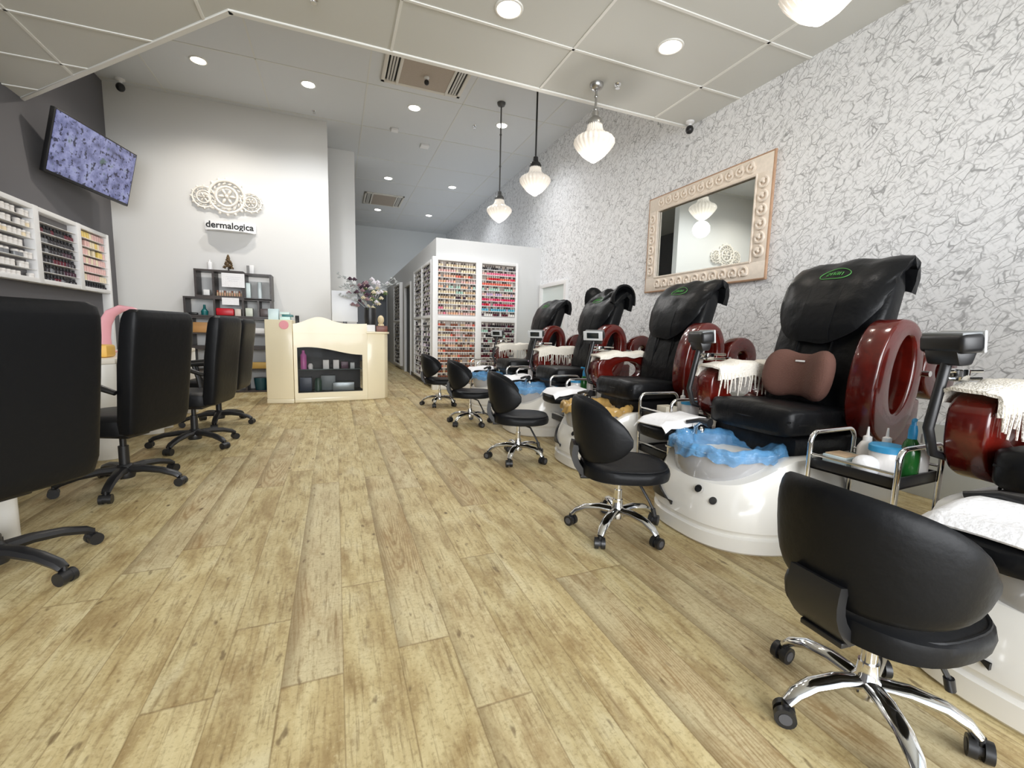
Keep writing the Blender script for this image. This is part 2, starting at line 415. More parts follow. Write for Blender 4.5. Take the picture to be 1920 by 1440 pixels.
# ------------------------------------------------------------------ room shell
ZN, ZU, XR, XL = 3.41, 4.515, 3.75, -3.05
Y0, YF = -2.2, 16.05
struct(MB().b2((XL-.2, Y0-.2, -.1), (XR+.2, YF+.2, 0)).build('floor', FLOOR, smooth=False))
struct(MB().b2((XR, Y0-.2, 0), (XR+.15, YF+.2, 4.7)).build('wall_right', PAPER, smooth=False))
struct(MB().b2((XR-.012, Y0, 0), (XR, 6.8, .515), .003).build('baseboard_right', SKIRT))
struct(MB().b2((XL-.15, Y0-.2, 0), (XL, YF+.2, 4.7)).build('wall_left', DARKW, smooth=False))
struct(MB().b2((XL, 8.52, 0), (-.065, 8.67, 4.6)).build('wall_back', GREYW, smooth=False))
struct(MB().b2((-.5, 9.65, 0), (.41, 10.25, 4.6)).build('wall_pillar', GREYW, smooth=False))
struct(MB().b2((XL, YF, 0), (XR, YF+.15, 4.7)).build('wall_far', FARW, smooth=False))
# shop front behind the camera: piers, sill and lintel round three big panes
wf = MB()
wf.b2((XL, Y0-.15, 0), (XL+.25, Y0, 4.7)); wf.b2((XR-.25, Y0-.15, 0), (XR, Y0, 4.7)); wf.b2((XL, Y0-.15, 3.2), (XR, Y0, 4.7)); wf.b2((XL, Y0-.15, 0), (XR, Y0, .12))
struct(wf.build('wall_front', GREYW, smooth=False))
wn = MB()
for x in (-2.8, -.7, 1.4, 3.5): wn.b2((x-.03, Y0-.12, .12), (x+.03, Y0-.03, 3.2))
wn.b2((-2.8, Y0-.12, 2.3), (3.5, Y0-.03, 2.36))
struct(wn.build('window_1', STEEL, smooth=False))
poly = [(XR, Y0), (XR, 4.19), (-.69, 4.17), (XL, 6.61), (XL, Y0)]
ce = struct(MB().prism(poly, 'xy', ZN, ZU).build('ceiling', CEIL, smooth=False))
tr = MB(); tw = .022
for y in (-1.4, -.7, 0, .7, 1.4, 2.1, 2.805, 3.512): tr.b2((XL, y-tw/2, ZN-.008), (XR, y+tw/2, ZN+.002))
for y in (4.85, 5.597, 6.3):
    xe = -.69-(y-4.17)*(3.05-.69)/(6.61-4.17); tr.b2((XL, y-tw/2, ZN-.008), (xe, y+tw/2, ZN+.002))
for x, ye in ((-2.29, 5.82), (-.9, 4.38), (.487, 4.17), (1.88, 4.18), (3.255, 4.18)): tr.b2((x-tw/2, Y0, ZN-.008), (x+tw/2, ye, ZN+.002))
struct(tr.build('trim_1', BAR, smooth=False))
ed = MB()
for a, b in (((XR, 4.19), (-.69, 4.17)), ((-.69, 4.17), (XL, 6.61))):
    d = (V(b)-V(a)); L = d.length; an = atan2(d.y, d.x); c = (V(a)+V(b))/2
    ed.box((c.x, c.y, ZN+.002), (L+.03, .05, .03), .004, 1, rot=(0, 0, an))
struct(ed.build('trim_2', BAR))
struct(MB().b2((XL, 4.1, ZU), (XR, YF, ZU+.15)).build('ceiling_upper', CEIL2, smooth=False))
t3 = MB()
for x in (-2.29, -.9, .487, 1.88, 3.255): t3.b2((x-.01, 4.2, ZU-.004), (x+.01, YF, ZU))
for y in (5.6, 7.0, 8.4, 9.8, 11.2, 12.6, 14.0, 15.4): t3.b2((XL, y-.01, ZU-.004), (XR, y+.01, ZU))
struct(t3.build('trim_3', CEIL, smooth=False))
# partition box with doorways on its corridor side
PX, PY, PZ = 1.69, 8.01, 2.71
pw = MB()
pw.b2((PX, PY, 0), (XR, PY+.12, PZ))
pw.b2((PX, PY+.12, 0), (PX+.1, 10.85, PZ)); pw.b2((PX, 10.85, 2.15), (PX+.1, 11.75, PZ)); pw.b2((PX, 11.75, 0), (PX+.1, YF, PZ))
pw.b2((PX+.1, PY+.12, PZ-.06), (XR, YF, PZ))
struct(pw.build('wall_partition', M('pale_grey_partition', rgb(212, 213, 213), .6), smooth=False))
dr = MB(); dr.b2((PX+.03, 10.85, 0), (PX+.07, 11.75, 2.15))
struct(dr.build('door_1', M('dark_door', rgb(58, 62, 68), .5), smooth=False))
fr = MB()
for y in (10.82, 11.78): fr.b2((PX-.03, y-.04, 0), (PX+.0, y+.04, 2.2))
fr.b2((PX-.032, 10.778, 2.15), (PX, 11.822, 2.222))
struct(fr.build('trim_4', WHITE, smooth=False))
struct(MB().b2((PX-.015, 8.05, 0), (PX, 10.8, .09)).build('baseboard_corridor', BLACKPL, smooth=False))
# far end: dark glazed opening with a transom
d2 = MB(); d2.b2((.3, YF-.05, 0), (1.66, YF-.02, 2.42)); struct(d2.build('door_2', M('dark_glazed_door', rgb(74, 80, 90), .3), smooth=False))
d2t = MB(); d2t.b2((1.3, YF-.08, 2.05), (1.64, YF-.05, 2.42)); struct(d2t.build('window_2', M('dark_transom', rgb(36, 48, 48), .25), smooth=False))
# white door in the wallpapered wall beyond the chairs
d3 = MB(); d3.b2((XR-.02, 6.93, .0), (XR-.004, 7.83, 1.93)); d3o = struct(d3.build('door_3', M('pale_glass_door', rgb(214, 224, 222), .25), smooth=False))
d3f = MB(); d3f.b2((XR-.06, 6.85, 0), (XR, 6.93, 2.0)); d3f.b2((XR-.06, 7.83, 0), (XR, 7.91, 2.0)); d3f.b2((XR-.062, 6.848, 1.93), (XR, 7.912, 2.002), .004)
struct(d3f.build('trim_5', WHITE))

# ------------------------------------------------------------------ ceiling fittings
def light(name, kind, loc, power, color=(1, 1, 1), size=.1, parent=None, **k):
    l = bpy.data.lights.new(name, kind); l.energy = power; l.color = color
    if kind in ('POINT', 'SPOT'): l.shadow_soft_size = size
    o = bpy.data.objects.new(name, l); COL.objects.link(o); o.location = loc
    for a, b in k.items(): setattr(l, a, b)
    if parent: o.parent = parent
    return o
def downlight(x, y, z, label, warm, power):
    t = thing('downlight', label, 'ceiling light', (x, y, z), 0, 'recessed ceiling downlights')
    MB().lathe([(.082, -.004), (.09, -.010), (.102, -.008), (.106, 0), (.082, 0)], 24, cap=False).build('trim_ring', BAR, t)
    MB().lathe([(.001, -.0072), (.04, -.0072), (.0815, -.0065), (.0815, -.001)], 20).build('lens', LAMPW if warm else LAMP, t)
    light('downlight_lamp', 'SPOT', (0, 0, -.03), power, (1, .92, .82) if warm else (.97, .98, 1), .05, t, spot_size=radians(140), spot_blend=.7)
dl = [(-1.602, 7.352, 'warm glowing downlight in the upper ceiling nearest the dark left wall', 1), (-.292, 7.376, 'downlight in the upper ceiling above the plaster wall ornament', 0),
      (1.213, 7.413, 'downlight in the upper ceiling just beyond the larger air conditioner', 0), (2.66, 7.39, 'downlight beside the farthest pendant lamp rod', 0),
      (1.191, 10.902, 'downlight on the near side of the small far air conditioner', 0), (2.679, 10.874, 'downlight high above the far polish rack, near the wallpapered wall', 0),
      (1.2, 13.775, 'downlight just beyond the small far air conditioner', 0), (2.673, 13.735, 'farthest downlight on the wallpaper side of the upper ceiling', 0)]
for x, y, lb, w in dl: downlight(x, y, ZU, lb, w, (105 if x < 2 else 75) if y < 9 else 60)
downlight(2.585, 3.164, ZN, 'downlight in the lower ceiling near the wallpapered wall', 1, 14)
downlight(1.224, 3.30, ZN, 'warm downlight in the lower ceiling at the top edge of the photo', 1, 14)
def aircon(x0, x1, y0, y1, label):
    t = thing('ceiling_air_conditioner', label, 'air conditioner', ((x0+x1)/2, (y0+y1)/2, ZU))
    w, d = (x1-x0)/2, (y1-y0)/2
    b = MB()
    b.b2((-w, -d, -.03), (w, -d+.06, 0), .006); b.b2((-w, d-.06, -.03), (w, d, 0), .006)
    b.b2((-w, -d, -.03), (-w+.05, d, 0), .006); b.b2((w-.05, -d, -.03), (w, d, 0), .006)
    for q in (-1, 1): b.b2((q*(w*.62)-.02, -d, -.034), (q*(w*.62)+.02, d, 0), .006)
    b.build('casing', M('aircon_white', rgb(214, 210, 200), .5), t)
    g = MB(); g.b2((-w*.62+.02, -d+.06, -.026), (w*.62-.02, d-.06, -.012)); g.build('intake_grille', M('dusty_grille', rgb(172, 160, 146), .7, vary=.08, vscale=50), t)
    for q in (-1, 1):
        s_ = MB(); xa, xb = q*(w*.62+.02), q*(w-.05)
        lo, hi = min(xa, xb), max(xa, xb)
        s_.b2((lo, -d+.06, -.010), (hi, d-.06, -.004), mi=1)
        for k in range(1, 4): s_.b2((lo+(hi-lo)*k/4-.012, -d+.06, -.024), (lo+(hi-lo)*k/4+.012, d-.06, -.014))
        s_.build('louvre', [M('aircon_louvre', rgb(196, 194, 188), .5), M('vent_dark', (.01, .01, .01), .8)], t)
aircon(.65, 1.77, 5.9, 6.81, 'large ceiling air conditioner with beige grille behind the lower ceiling edge')
aircon(.76, 1.74, 12.15, 13.2, 'small distant ceiling air conditioner above the corridor')
def camera_dome(x, y, z, label, k=1):
    t = thing('ceiling_camera', label, 'camera', (x, y, z))
    MB().lathe([(.045*k, 0), (.045*k, -.015), (.02*k, -.03), (.018*k, -.06*k)], 16).build('bracket', WHITE, t)
    MB().ell((0, 0, -.085*k), (.042*k, .042*k, .045*k), 16, 10).build('camera_head', BLACKPL, t)
camera_dome(3.66, 4.08, ZN, 'small black camera at the corner of lower ceiling and wallpaper')
camera_dome(-2.78, 8.35, ZU, 'small black camera high in the corner above the television', 1.3)
camera_dome(1.22, 6.45, ZU-.026, 'tiny dark camera under the large air conditioner', .8)
def smallbox(x, y, z, label, name, cat, w=.12):
    MBx = MB().box((0, 0, -.018), (w, w, .036), .008); o = MBx.build(name, WHITE, loc=(x, y, z)); tag(o, label, cat)
smallbox(1.02, 8.3, ZU, 'small white box on the upper ceiling right of the pillar', 'ceiling_sensor', 'sensor')
smallbox(1.62, 8.75, ZU, 'wide white box on the upper ceiling towards the pendant lamps', 'smoke_detector', 'smoke detector', .16)
def sprinkler(x, y, z, label):
    b = MB(); b.lathe([(.035, 0), (.03, -.008), (.008, -.012), (.008, -.03), (.022, -.032), (.022, -.036)], 14)
    tag(b.build('ceiling_sprinkler', CHROME, loc=(x, y, z)), label, 'sprinkler', 'fire sprinklers in the ceilings')
sprinkler(2.52, 3.80, ZN, 'sprinkler head next to the middle pendant mount on the lower ceiling')
sprinkler(-.1, 3.77, ZN, 'sprinkler head in lower ceiling near the top edge of the photo')
sprinkler(-.25, 8.2, ZU, 'sprinkler head on the upper ceiling by the grey wall corner')
sprinkler(2.25, 7.6, ZU, 'sprinkler head on the upper ceiling left of the farthest pendant lamp')
# pendants
def pendant(x, y, zc, zb, label, rodmat, dark):
    t = thing('pendant_lamp', label, 'pendant lamp', (x, y, zc), 0, 'schoolhouse pendant lamps')
    top = zb-zc+.365
    MB().lathe([(.02, -.06), (.05, -.045), (.062, -.02), (.062, 0)], 24).build('ceiling_rose', rodmat, t)
    rd = MB().cyl((0, 0, -.04), (0, 0, top+.06), .011, 10)
    if not dark:
        for q in (.33, .66): rd.ell((0, 0, top*q), (.018, .018, .02), 10, 6)
    rd.build('rod', rodmat, t)
    MB().lathe([(.012, top+.11), (.03, top+.10), (.034, top+.05), (.06, top+.03), (.075, top), (.07, top-.03)], 24).build('lamp_holder', rodmat, t)
    prof = [(.068, 0), (.072, -.05), (.085, -.085), (.12, -.115), (.168, -.14), (.188, -.165), (.19, -.19), (.18, -.21), (.15, -.25), (.105, -.3), (.06, -.335), (.04, -.345), (.025, -.36), (.004, -.365)]
    MB().lathe([(r, z+top) for r, z in prof], 120, rib=.035, nrib=24).build('glass_shade', SHADE, t, angle=60)
    light('pendant_bulb', 'POINT', (0, 0, top-.48), 10, (1, .95, .89), .12, t)
pendant(2.36, 1.74, ZN, 2.68, 'ribbed glass pendant lamp cut off by the top edge of the photo', STEEL, 0)
pendant(2.335, 3.873, ZN, 2.70, 'ribbed glass pendant on a short pale rod from the lower ceiling', STEEL, 0)
pendant(2.36, 5.29, ZU, 2.775, 'ribbed glass pendant on a plain black rod, middle of the hanging row', M('black_rod', (.02, .02, .02), .4), 1)
pendant(2.40, 6.71, ZU, 2.76, 'farthest ribbed glass pendant, on a long jointed grey rod', M('grey_rod', (.12, .12, .12), .4, metal=.6), 0)

# ------------------------------------------------------------------ television
tv = thing('television', 'black flat television tilted out from the dark left wall', 'television', (-2.71, 7.25, 3.03))
mt = Euler((0, 0, 1.29)).to_matrix() @ Euler((.21, 0, 0)).to_matrix() @ Euler((0, .04, 0)).to_matrix()
tv.rotation_euler = mt.to_euler()
MB().box((0, .03, 0), (1.23, .05, .71), .008).build('tv_housing', BLACKPL, tv)
MB().box((0, .003, .006), (1.185, .006, .66)).build('tv_screen', SCREEN, tv)
MB().b2((-.2, .05, -.2), (.2, .08, .2), .005).cyl((0, .06, 0), (0.02, .19, -.02), .035).build('wall_bracket', BLACKPL, tv)

# ------------------------------------------------------------------ ornament, sign
orn = thing('wall_ornament', 'carved pale plaster ornament of three joined medallions on grey wall', 'wall ornament', (-1.56, 8.515, 3.10))
RX = Euler((pi/2, 0, 0)).to_matrix()
def medallion(c, R, petals, name):
    b = MB(); C0 = V(c)
    b.torus(C0+V((0, -.03, 0)), R, R*.09, 32, 8, RX)
    b.torus(C0+V((0, -.045, 0)), R*.60, R*.075, 28, 8, RX)
    for k in range(petals):
        a = 2*pi*k/petals
        b.ell(C0+V((cos(a)*R*1.08, -.025, sin(a)*R*1.08)), (R*.15, .022, R*.1), 8, 6, rot=Euler((0, -a, 0)).to_matrix())
        b.ell(C0+V((cos(a+.15)*R*.8, -.03, sin(a+.15)*R*.8)), (R*.13, .022, R*.06), 8, 6, rot=Euler((0, -a+.9, 0)).to_matrix())
    for k in range(6):
        a = 2*pi*k/6; b.ell(C0+V((cos(a)*R*.32, -.03, sin(a)*R*.32)), (R*.2, .03, R*.09), 8, 6, rot=Euler((0, -a, 0)).to_matrix())
    b.ell(C0+V((0, -.045, 0)), (R*.12, .03, R*.12), 10, 6)
    return b.build(name, PLASTER, orn)
medallion((0, 0, .0), .245, 16, 'centre_medallion')
medallion((-.31, 0, -.04), .155, 12, 'side_medallion'); medallion((.33, 0, -.05), .145, 12, 'side_medallion')
sg = thing('wall_sign', 'small white shelf sign with black lettering on the grey wall', 'sign', (-1.527, 8.51, 2.64))
MB().b2((-.355, -.02, -.075), (.355, 0, .075), .004).build('sign_panel', WHITE, sg)
MB().prism([(-.33, -.0), (-.3, -.1), (-.15, -.16), (.15, -.16), (.3, -.1), (.33, 0)], 'xy', -.085, -.075, .003).build('sign_ledge', WHITE, sg)
text('dermalogica', .14, M('black_ink', (.01, .01, .01), .5), sg, loc=(-.01, -.023, .012), width=.66)

# ------------------------------------------------------------------ mirror
mi = thing('wall_mirror', 'large rectangular mirror in a carved whitewashed frame on the wallpaper', 'mirror', (XR, 3.885, 2.185), -pi/2)
W2, H2, fw_ = .855, .565, .17     # local x = -world y ; local -y = into room
ym = MB()
b = MB()
b.b2((-W2, -.05, H2-.17), (W2, -.008, H2), .012); b.b2((-W2, -.05, -H2), (W2, -.008, -H2+.17), .012)
b.b2((-W2+.002, -.049, -H2+.003), (-W2+.168, -.010, H2-.003), .012); b.b2((W2-.168, -.049, -H2+.003), (W2-.002, -.010, H2-.003), .012)
b.build('frame_moulding', CARVE, mi)
e_ = MB()
for z in (-H2, H2): e_.tube([(-W2-.01, -.035, z), (W2+.01, -.035, z)], .014, 8)
for x in (-W2, W2): e_.tube([(x, -.035, -H2-.01), (x, -.035, H2+.01)], .014, 8)
e_.build('copper_edge', COPPER, mi)
cv = MB()
def curls(n, fn, ang):
    for k in range(n):
        q = (k+.5)/n*2-1; x, z = fn(q)
        cv.torus((x, -.055, z), .045, .014, 10, 6, Euler((pi/2, 0, 0)).to_matrix(), a0=ang+.3, a1=ang+5.2)
        cv.ell((x+.03*cos(ang), -.055, z+.03*sin(ang)), (.022, .018, .04), 8, 6, rot=Euler((0, -ang+.6, 0)).to_matrix())
        cv.ell((x, -.058, z), (.016, .018, .016), 8, 6)
for z in (-1, 1): curls(11, lambda q: (q*(W2-.17), z*(H2-.08)), z*1.0)
for x in (-1, 1): curls(6, lambda q: (x*(W2-.08), q*(H2-.19)), x*2.4)
for z in (-1, 1): cv.tube([(-W2+.165, -.05, z*(H2-.165)), (W2-.165, -.05, z*(H2-.165))], .012, 6)
for x in (-1, 1): cv.tube([(x*(W2-.165), -.05, -H2+.165), (x*(W2-.165), -.05, H2-.165)], .012, 6)
cv.build('carving', CARVE, mi)
MB().b2((-W2+.15, -.026, -H2+.15), (W2-.15, -.02, H2-.15)).build('mirror_glass', MIRROR, mi, smooth=False)

# ------------------------------------------------------------------ nail polish racks
def pol_mat(nm, r, g, b): return solid('polish_'+nm, r, g, b, .2)
CAPB = solid('polish_cap_black', 26, 26, 28); CAPW = solid('polish_cap_white', 232, 228, 222)
COLS = {'cream': pol_mat('cream', 238, 222, 190), 'beige': pol_mat('beige', 216, 186, 150), 'peach': pol_mat('peach', 240, 190, 158), 'blush': pol_mat('blush', 234, 190, 184),
        'coral': pol_mat('coral', 236, 118, 98), 'pink': pol_mat('pink', 240, 130, 158), 'hot pink': pol_mat('hotpink', 226, 58, 104), 'red': pol_mat('red', 206, 30, 44), 'wine': pol_mat('wine', 96, 22, 40),
        'plum': pol_mat('plum', 66, 34, 52), 'mint': pol_mat('mint', 178, 214, 198), 'sky blue': pol_mat('skyblue', 106, 188, 214), 'lilac': pol_mat('lilac', 200, 172, 206), 'grey': pol_mat('grey', 128, 130, 134), 'black': pol_mat('black', 30, 28, 32), 'bronze': pol_mat('bronze', 150, 92, 70), 'white': pol_mat('white', 236, 232, 228), 'yellow': pol_mat('yellow', 236, 206, 110), 'dark': pol_mat('dark', 44, 40, 46)}
def bottle_mesh(w, h, cap):
    b = MB(); b.lathe([(w*.86, 0), (w, h*.04), (w, h*.5), (w*.8, h*.58), (w*.42, h*.62)], 10, mi=0)
    b.lathe([(w*.44, h*.6), (w*.48, h*.63), (w*.4, h*.98), (w*.34, h)], 10, mi=1)
    o = b.build('nail_polish_bottle', [COLS['cream'], cap]); me = o.data; bpy.data.objects.remove(o); return me
BM_B, BM_W = bottle_mesh(.0205, .084, CAPB), bottle_mesh(.0205, .084, CAPW)
ORD = ['top', 'second', 'third', 'fourth', 'fifth', 'sixth', 'seventh', 'eighth', 'ninth', 'tenth', 'eleventh', 'lowest']
rk = thing('polish_rack', 'white floor-standing rack of coloured nail polish against the front of the partition', 'rack', (0, 7.9, 0))
fx = MB()
fx.b2((1.61, 0, 0), (1.705, .1, 2.37), .004); fx.b2((2.405, 0, 0), (2.52, .1, 2.37), .004); fx.b2((3.19, 0, 0), (3.235, .1, 2.37), .004)
for za, zb in ((2.31, 2.368), (1.255, 1.35), (.002, .1)): fx.b2((1.612, .003, za), (3.233, .098, zb), .004)
fx.build('rack_frame', WHITE, rk)
MB().b2((1.65, .085, .05), (3.2, .098, 2.33)).build('rack_back', M('rack_back_beige', rgb(178, 166, 158), .5), rk, smooth=False)
NB = 0
def pick(pal):
    r = random.random()*sum(w for _, w in pal)
    for c, w in pal:
        r -= w
        if r <= 0: return c
    return pal[-1][0]
bays = [('upper left bay', 1.715, 2.40, 1.36, 2.30, 10, True), ('upper right bay', 2.53, 3.185, 1.36, 2.30, 10, True), ('lower left bay', 1.715, 2.40, .12, 1.25, 12, False), ('lower right bay', 2.53, 3.185, .12, 1.25, 12, False)]
def palette(bay, row):
    if bay == 'upper left bay':
        return [[('cream', 6), ('white', 2), ('beige', 2)], [('cream', 4), ('bronze', 1), ('blush', 3)], [('coral', 2), ('peach', 5), ('bronze', 2)], [('peach', 5), ('blush', 3), ('mint', 1)], [('peach', 4), ('mint', 3), ('grey', 1)], [('cream', 5), ('beige', 2), ('mint', 1)], [('beige', 3), ('cream', 4), ('plum', 1)], [('cream', 6), ('beige', 2)], [('pink', 2), ('cream', 5), ('blush', 3)], [('pink', 2), ('peach', 4), ('blush', 3), ('black', 1)]][row]
    if bay == 'upper right bay':
        return [[('grey', 3), ('dark', 4)], [('pink', 5), ('blush', 2)], [('red', 4), ('coral', 3), ('hot pink', 1)], [('coral', 4), ('pink', 3), ('blush', 2)], [('mint', 3), ('lilac', 2), ('blush', 3)], [('blush', 4), ('lilac', 3), ('pink', 2)], [('hot pink', 3), ('pink', 4)], [('hot pink', 4), ('red', 2), ('pink', 3)], [('lilac', 3), ('sky blue', 4), ('grey', 1)], [('plum', 4), ('wine', 4), ('white', 1)]][row]
    if bay == 'lower left bay':
        return [('blush', 3), ('beige', 4), ('bronze', 2), ('coral', 2), ('cream', 3)] if row < 4 else [('coral', 3), ('bronze', 4), ('beige', 3), ('peach', 2)]
    return [('plum', 4), ('wine', 4), ('grey', 2), ('black', 2), ('white', 1), ('mint', 1)]
def add_bottle(me, loc, colr, label, group, name='nail_polish_bottle'):
    o = bpy.data.objects.new(name, me); COL.objects.link(o); o.location = loc
    o.material_slots[0].link = 'OBJECT'; o.material_slots[0].material = COLS[colr]
    return tag(o, label, 'nail polish', group)
def stuff_bottle(b, loc, mi, cap, w=.0205, h=.084):
    b.lathe([(w*.9, 0), (w, h*.05), (w, h*.5), (w*.42, h*.62)], 6, c=loc, mi=mi); b.lathe([(w*.46, h*.6), (w*.36, h)], 6, c=loc, mi=cap)
cn = list(COLS); stf = MB()
for bay, x0, x1, z0, z1, nr, solo in bays:
    sh = MB(); pit_ = (z1-z0)/nr
    for r in range(nr):
        z = z1-(r+1)*pit_
        if r < nr-1: sh.b2((x0-.01, .012, z-.006), (x1+.01, .09, z))
        sh.b2((x0-.01, .008, z), (x1+.01, .012, z+.007))
        pal = palette(bay, r); n = 15; last = pick(pal)
        for k in range(n):
            x = x0+.022+(x1-x0-.044)*k/(n-1)
            if random.random() < .05: continue
            if random.random() < .55: last = pick(pal)
            if solo:
                add_bottle(BM_B if random.random() < .45 else BM_W, (x, 7.9+.035, z+.0005), last, f'{last} nail polish bottle on the {ORD[r] if r < nr-1 else "lowest"} row of the rack\'s {bay}', f'{last} polish on the {ORD[r] if r < nr-1 else "lowest"} row, {bay}')
            else:
                stuff_bottle(stf, (x, 7.9+.035, z), cn.index(last), len(cn)+(random.random() < .55))
    sh.build('rack_shelves', WHITE, rk, smooth=False)
tag(stf.build('nail_polish_collection', [COLS[c] for c in cn]+[CAPB, CAPW]), 'rows of dark and nude polish in the lower bays of the white rack', 'nail polish', None, 'stuff')
# side racks along the corridor face
def side_rack(y0, y1, label, cols, dense):
    t = thing('side_polish_rack', label, 'rack', (PX, 0, 0), 0, None)
    g = MB()
    n = len(cols)
    for k in range(n+1): yy = y0+(y1-y0)*k/n; g.b2((-.08, yy-.025, .1), (0, yy+.025, 2.34), .003)
    for z in (.102, 1.3, 2.288): g.b2((-.077, y0, z), (-.002, y1, z+.05), .003)
    g.build('rack_frame', WHITE, t)
    s_ = MB(); bt = MB()
    for k in range(n):
        a, b_ = y0+(y1-y0)*k/n+.03, y0+(y1-y0)*(k+1)/n-.03
        for z0, z1, nr in ((.15, 1.28, 11), (1.36, 2.3, 10)):
            for r in range(nr):
                z = z0+(z1-z0)*r/nr; s_.b2((-.075, a, z-.005), (-.005, b_, z))
                m_ = int((b_-a)/.046)
                for q in range(m_): stuff_bottle(bt, (-.04, a+.02+q*.046, z), cn.index(pick(cols[k])), len(cn)+(random.random() < .4))
    s_.build('rack_shelves', WHITE, t, smooth=False)
    return bt
b1 = side_rack(8.12, 9.95, 'white polish rack on the corridor side of the partition, before the doorway', [[('grey', 3), ('dark', 3), ('white', 2), ('lilac', 1)], [('grey', 3), ('plum', 2), ('white', 2)]], 1)
tag(b1.build('corridor_polish_collection', [COLS[c] for c in cn]+[CAPB, CAPW], loc=(PX, 0, 0)), 'rows of grey and dark polish in the corridor rack before the doorway', 'nail polish', None, 'stuff')
b2_ = side_rack(12.3, 13.6, 'distant white polish rack on the corridor side, past the doorway', [[('grey', 3), ('dark', 3), ('white', 2)]], 0)
tag(b2_.build('distant_polish_collection', [COLS[c] for c in cn]+[CAPB, CAPW], loc=(PX, 0, 0)), 'rows of grey polish in the distant corridor rack past the doorway', 'nail polish', None, 'stuff')
# wall rack on the dark left wall
wr = thing('wall_display_rack', 'white wall rack with tall bays of small products on the dark left wall', 'rack', (XL, 0, 0))
WY = [5.02, 5.60, 6.44, 7.30, 8.07]
g = MB()
for k, y in enumerate(WY): g.b2((0, y-.05 if k < 4 else y-.04, 1.47 if k < 4 else .3), (.10, y+.05 if k < 4 else y+.02, 2.29), .004)
for z in (1.472, 2.238): g.b2((.002, WY[0], z), (.097, WY[-1], z+.05), .004)
g.b2((0, WY[0], .25), (.04, WY[-1], .31)); g.build('rack_frame', WHITE, wr)
MB().b2((.0, WY[0], 1.47), (.006, WY[-1], 2.27)).build('rack_back', M('rack_back_grey', rgb(120, 118, 120), .6), wr, smooth=False)  # plain mid-grey back board behind the white shelves
sh = MB(); NRW = 7
for k in range(4):
    for r in range(1, NRW): sh.b2((.006, WY[k]+.05, 1.5+r*.107-.006), (.09, WY[k+1]-.05, 1.5+r*.107), .001)
sh.build('rack_shelves', WHITE, wr)
def small_mesh(name, fn, mats):
    b = MB(); fn(b); o = b.build(name, mats); me = o.data; bpy.data.objects.remove(o); return me
JARW = small_mesh('jar', lambda b: (b.lathe([(.026, 0), (.03, .004), (.03, .04), (.026, .044)], 12), b.lathe([(.031, .043), (.031, .06), (.028, .064)], 12, mi=1)), [COLS['cream'], COLS['white']])
BOT2 = small_mesh('bottle', lambda b: (b.lathe([(.02, 0), (.024, .004), (.024, .045), (.012, .056)], 10), b.lathe([(.012, .054), (.011, .088)], 10, mi=1)), [COLS['dark'], CAPB])
BOXM = small_mesh('carton', lambda b: b.b2((-.022, -.028, 0), (.022, .028, .08), .002), [COLS['yellow']])
def wall_item(me, loc, c, label, cat, group, name):
    o = bpy.data.objects.new(name, me); COL.objects.link(o); o.location = loc
    o.material_slots[0].link = 'OBJECT'; o.material_slots[0].material = COLS[c]; tag(o, label, cat, group)
BAYN = ['cut-off bay', 'white bay', 'dark bay', 'yellow bay']
WCOL = [[('white', 6), ('cream', 2)], [('white', 7), ('cream', 3), ('grey', 1)], [('dark', 6), ('wine', 1), ('grey', 2), ('plum', 1)], [('yellow', 3), ('blush', 3), ('cream', 2)]]
for k in range(4):
    for r in range(NRW):
        if k == 2 and r == NRW-1: continue
        z = 1.5+r*.107 + (0.0005 if r else 0.0005); a, b_ = WY[k]+.09, WY[k+1]-.09
        row = ORD[NRW-1-r] if r else 'lowest'
        n = {0: 6, 1: 10, 2: 11, 3: 10}[k]; last = pick(WCOL[k])
        for q in range(n):
            if random.random() < .08: continue
            if random.random() < .5: last = pick(WCOL[k])
            if k == 2 and r == NRW-2: last = random.choice(['wine', 'wine', 'dark'])
            if k == 3 and r == 0: last = 'dark'
            if k == 3 and r in (2, 3): last = random.choice(['blush', 'blush', 'cream'])
            y = a+(b_-a)*q/(n-1); me, nm, cat = ((JARW, 'jar', 'jar') if k < 2 else (BOT2, 'bottle', 'bottle') if k == 2 or last == 'dark' else (BOXM, 'carton', 'box'))
            wall_item(me, (XL+.048, y, z), last, f'{"dark-toned" if last == "dark" else last} {nm} on the {row} shelf of the wall rack\'s {BAYN[k]}', cat, f'{last} {nm}s, {row} shelf, {BAYN[k]}', nm)

# ------------------------------------------------------------------ dark shelf unit with its goods
su = thing('shelf_unit', 'dark brown stepped open shelf unit against the grey wall behind the desk', 'shelf', (0, 8.18, 0))
def shelf_frame(name, x0, x1, z0, z1, divs, t_=.028):
    b = MB(); b.b2((x0, 0, z0), (x1, .3, z0+t_)); b.b2((x0, 0, z1-t_), (x1, .3, z1)); b.b2((x0+.001, .001, z0+.001), (x0+t_, .299, z1-.001)); b.b2((x1-t_, .001, z0+.001), (x1-.001, .299, z1-.001))
    for d in divs: b.b2((d-t_/2, .002, z0+.001), (d+t_/2, .298, z1-.001))
    return b.build(name, DARKWOOD, su, smooth=False)
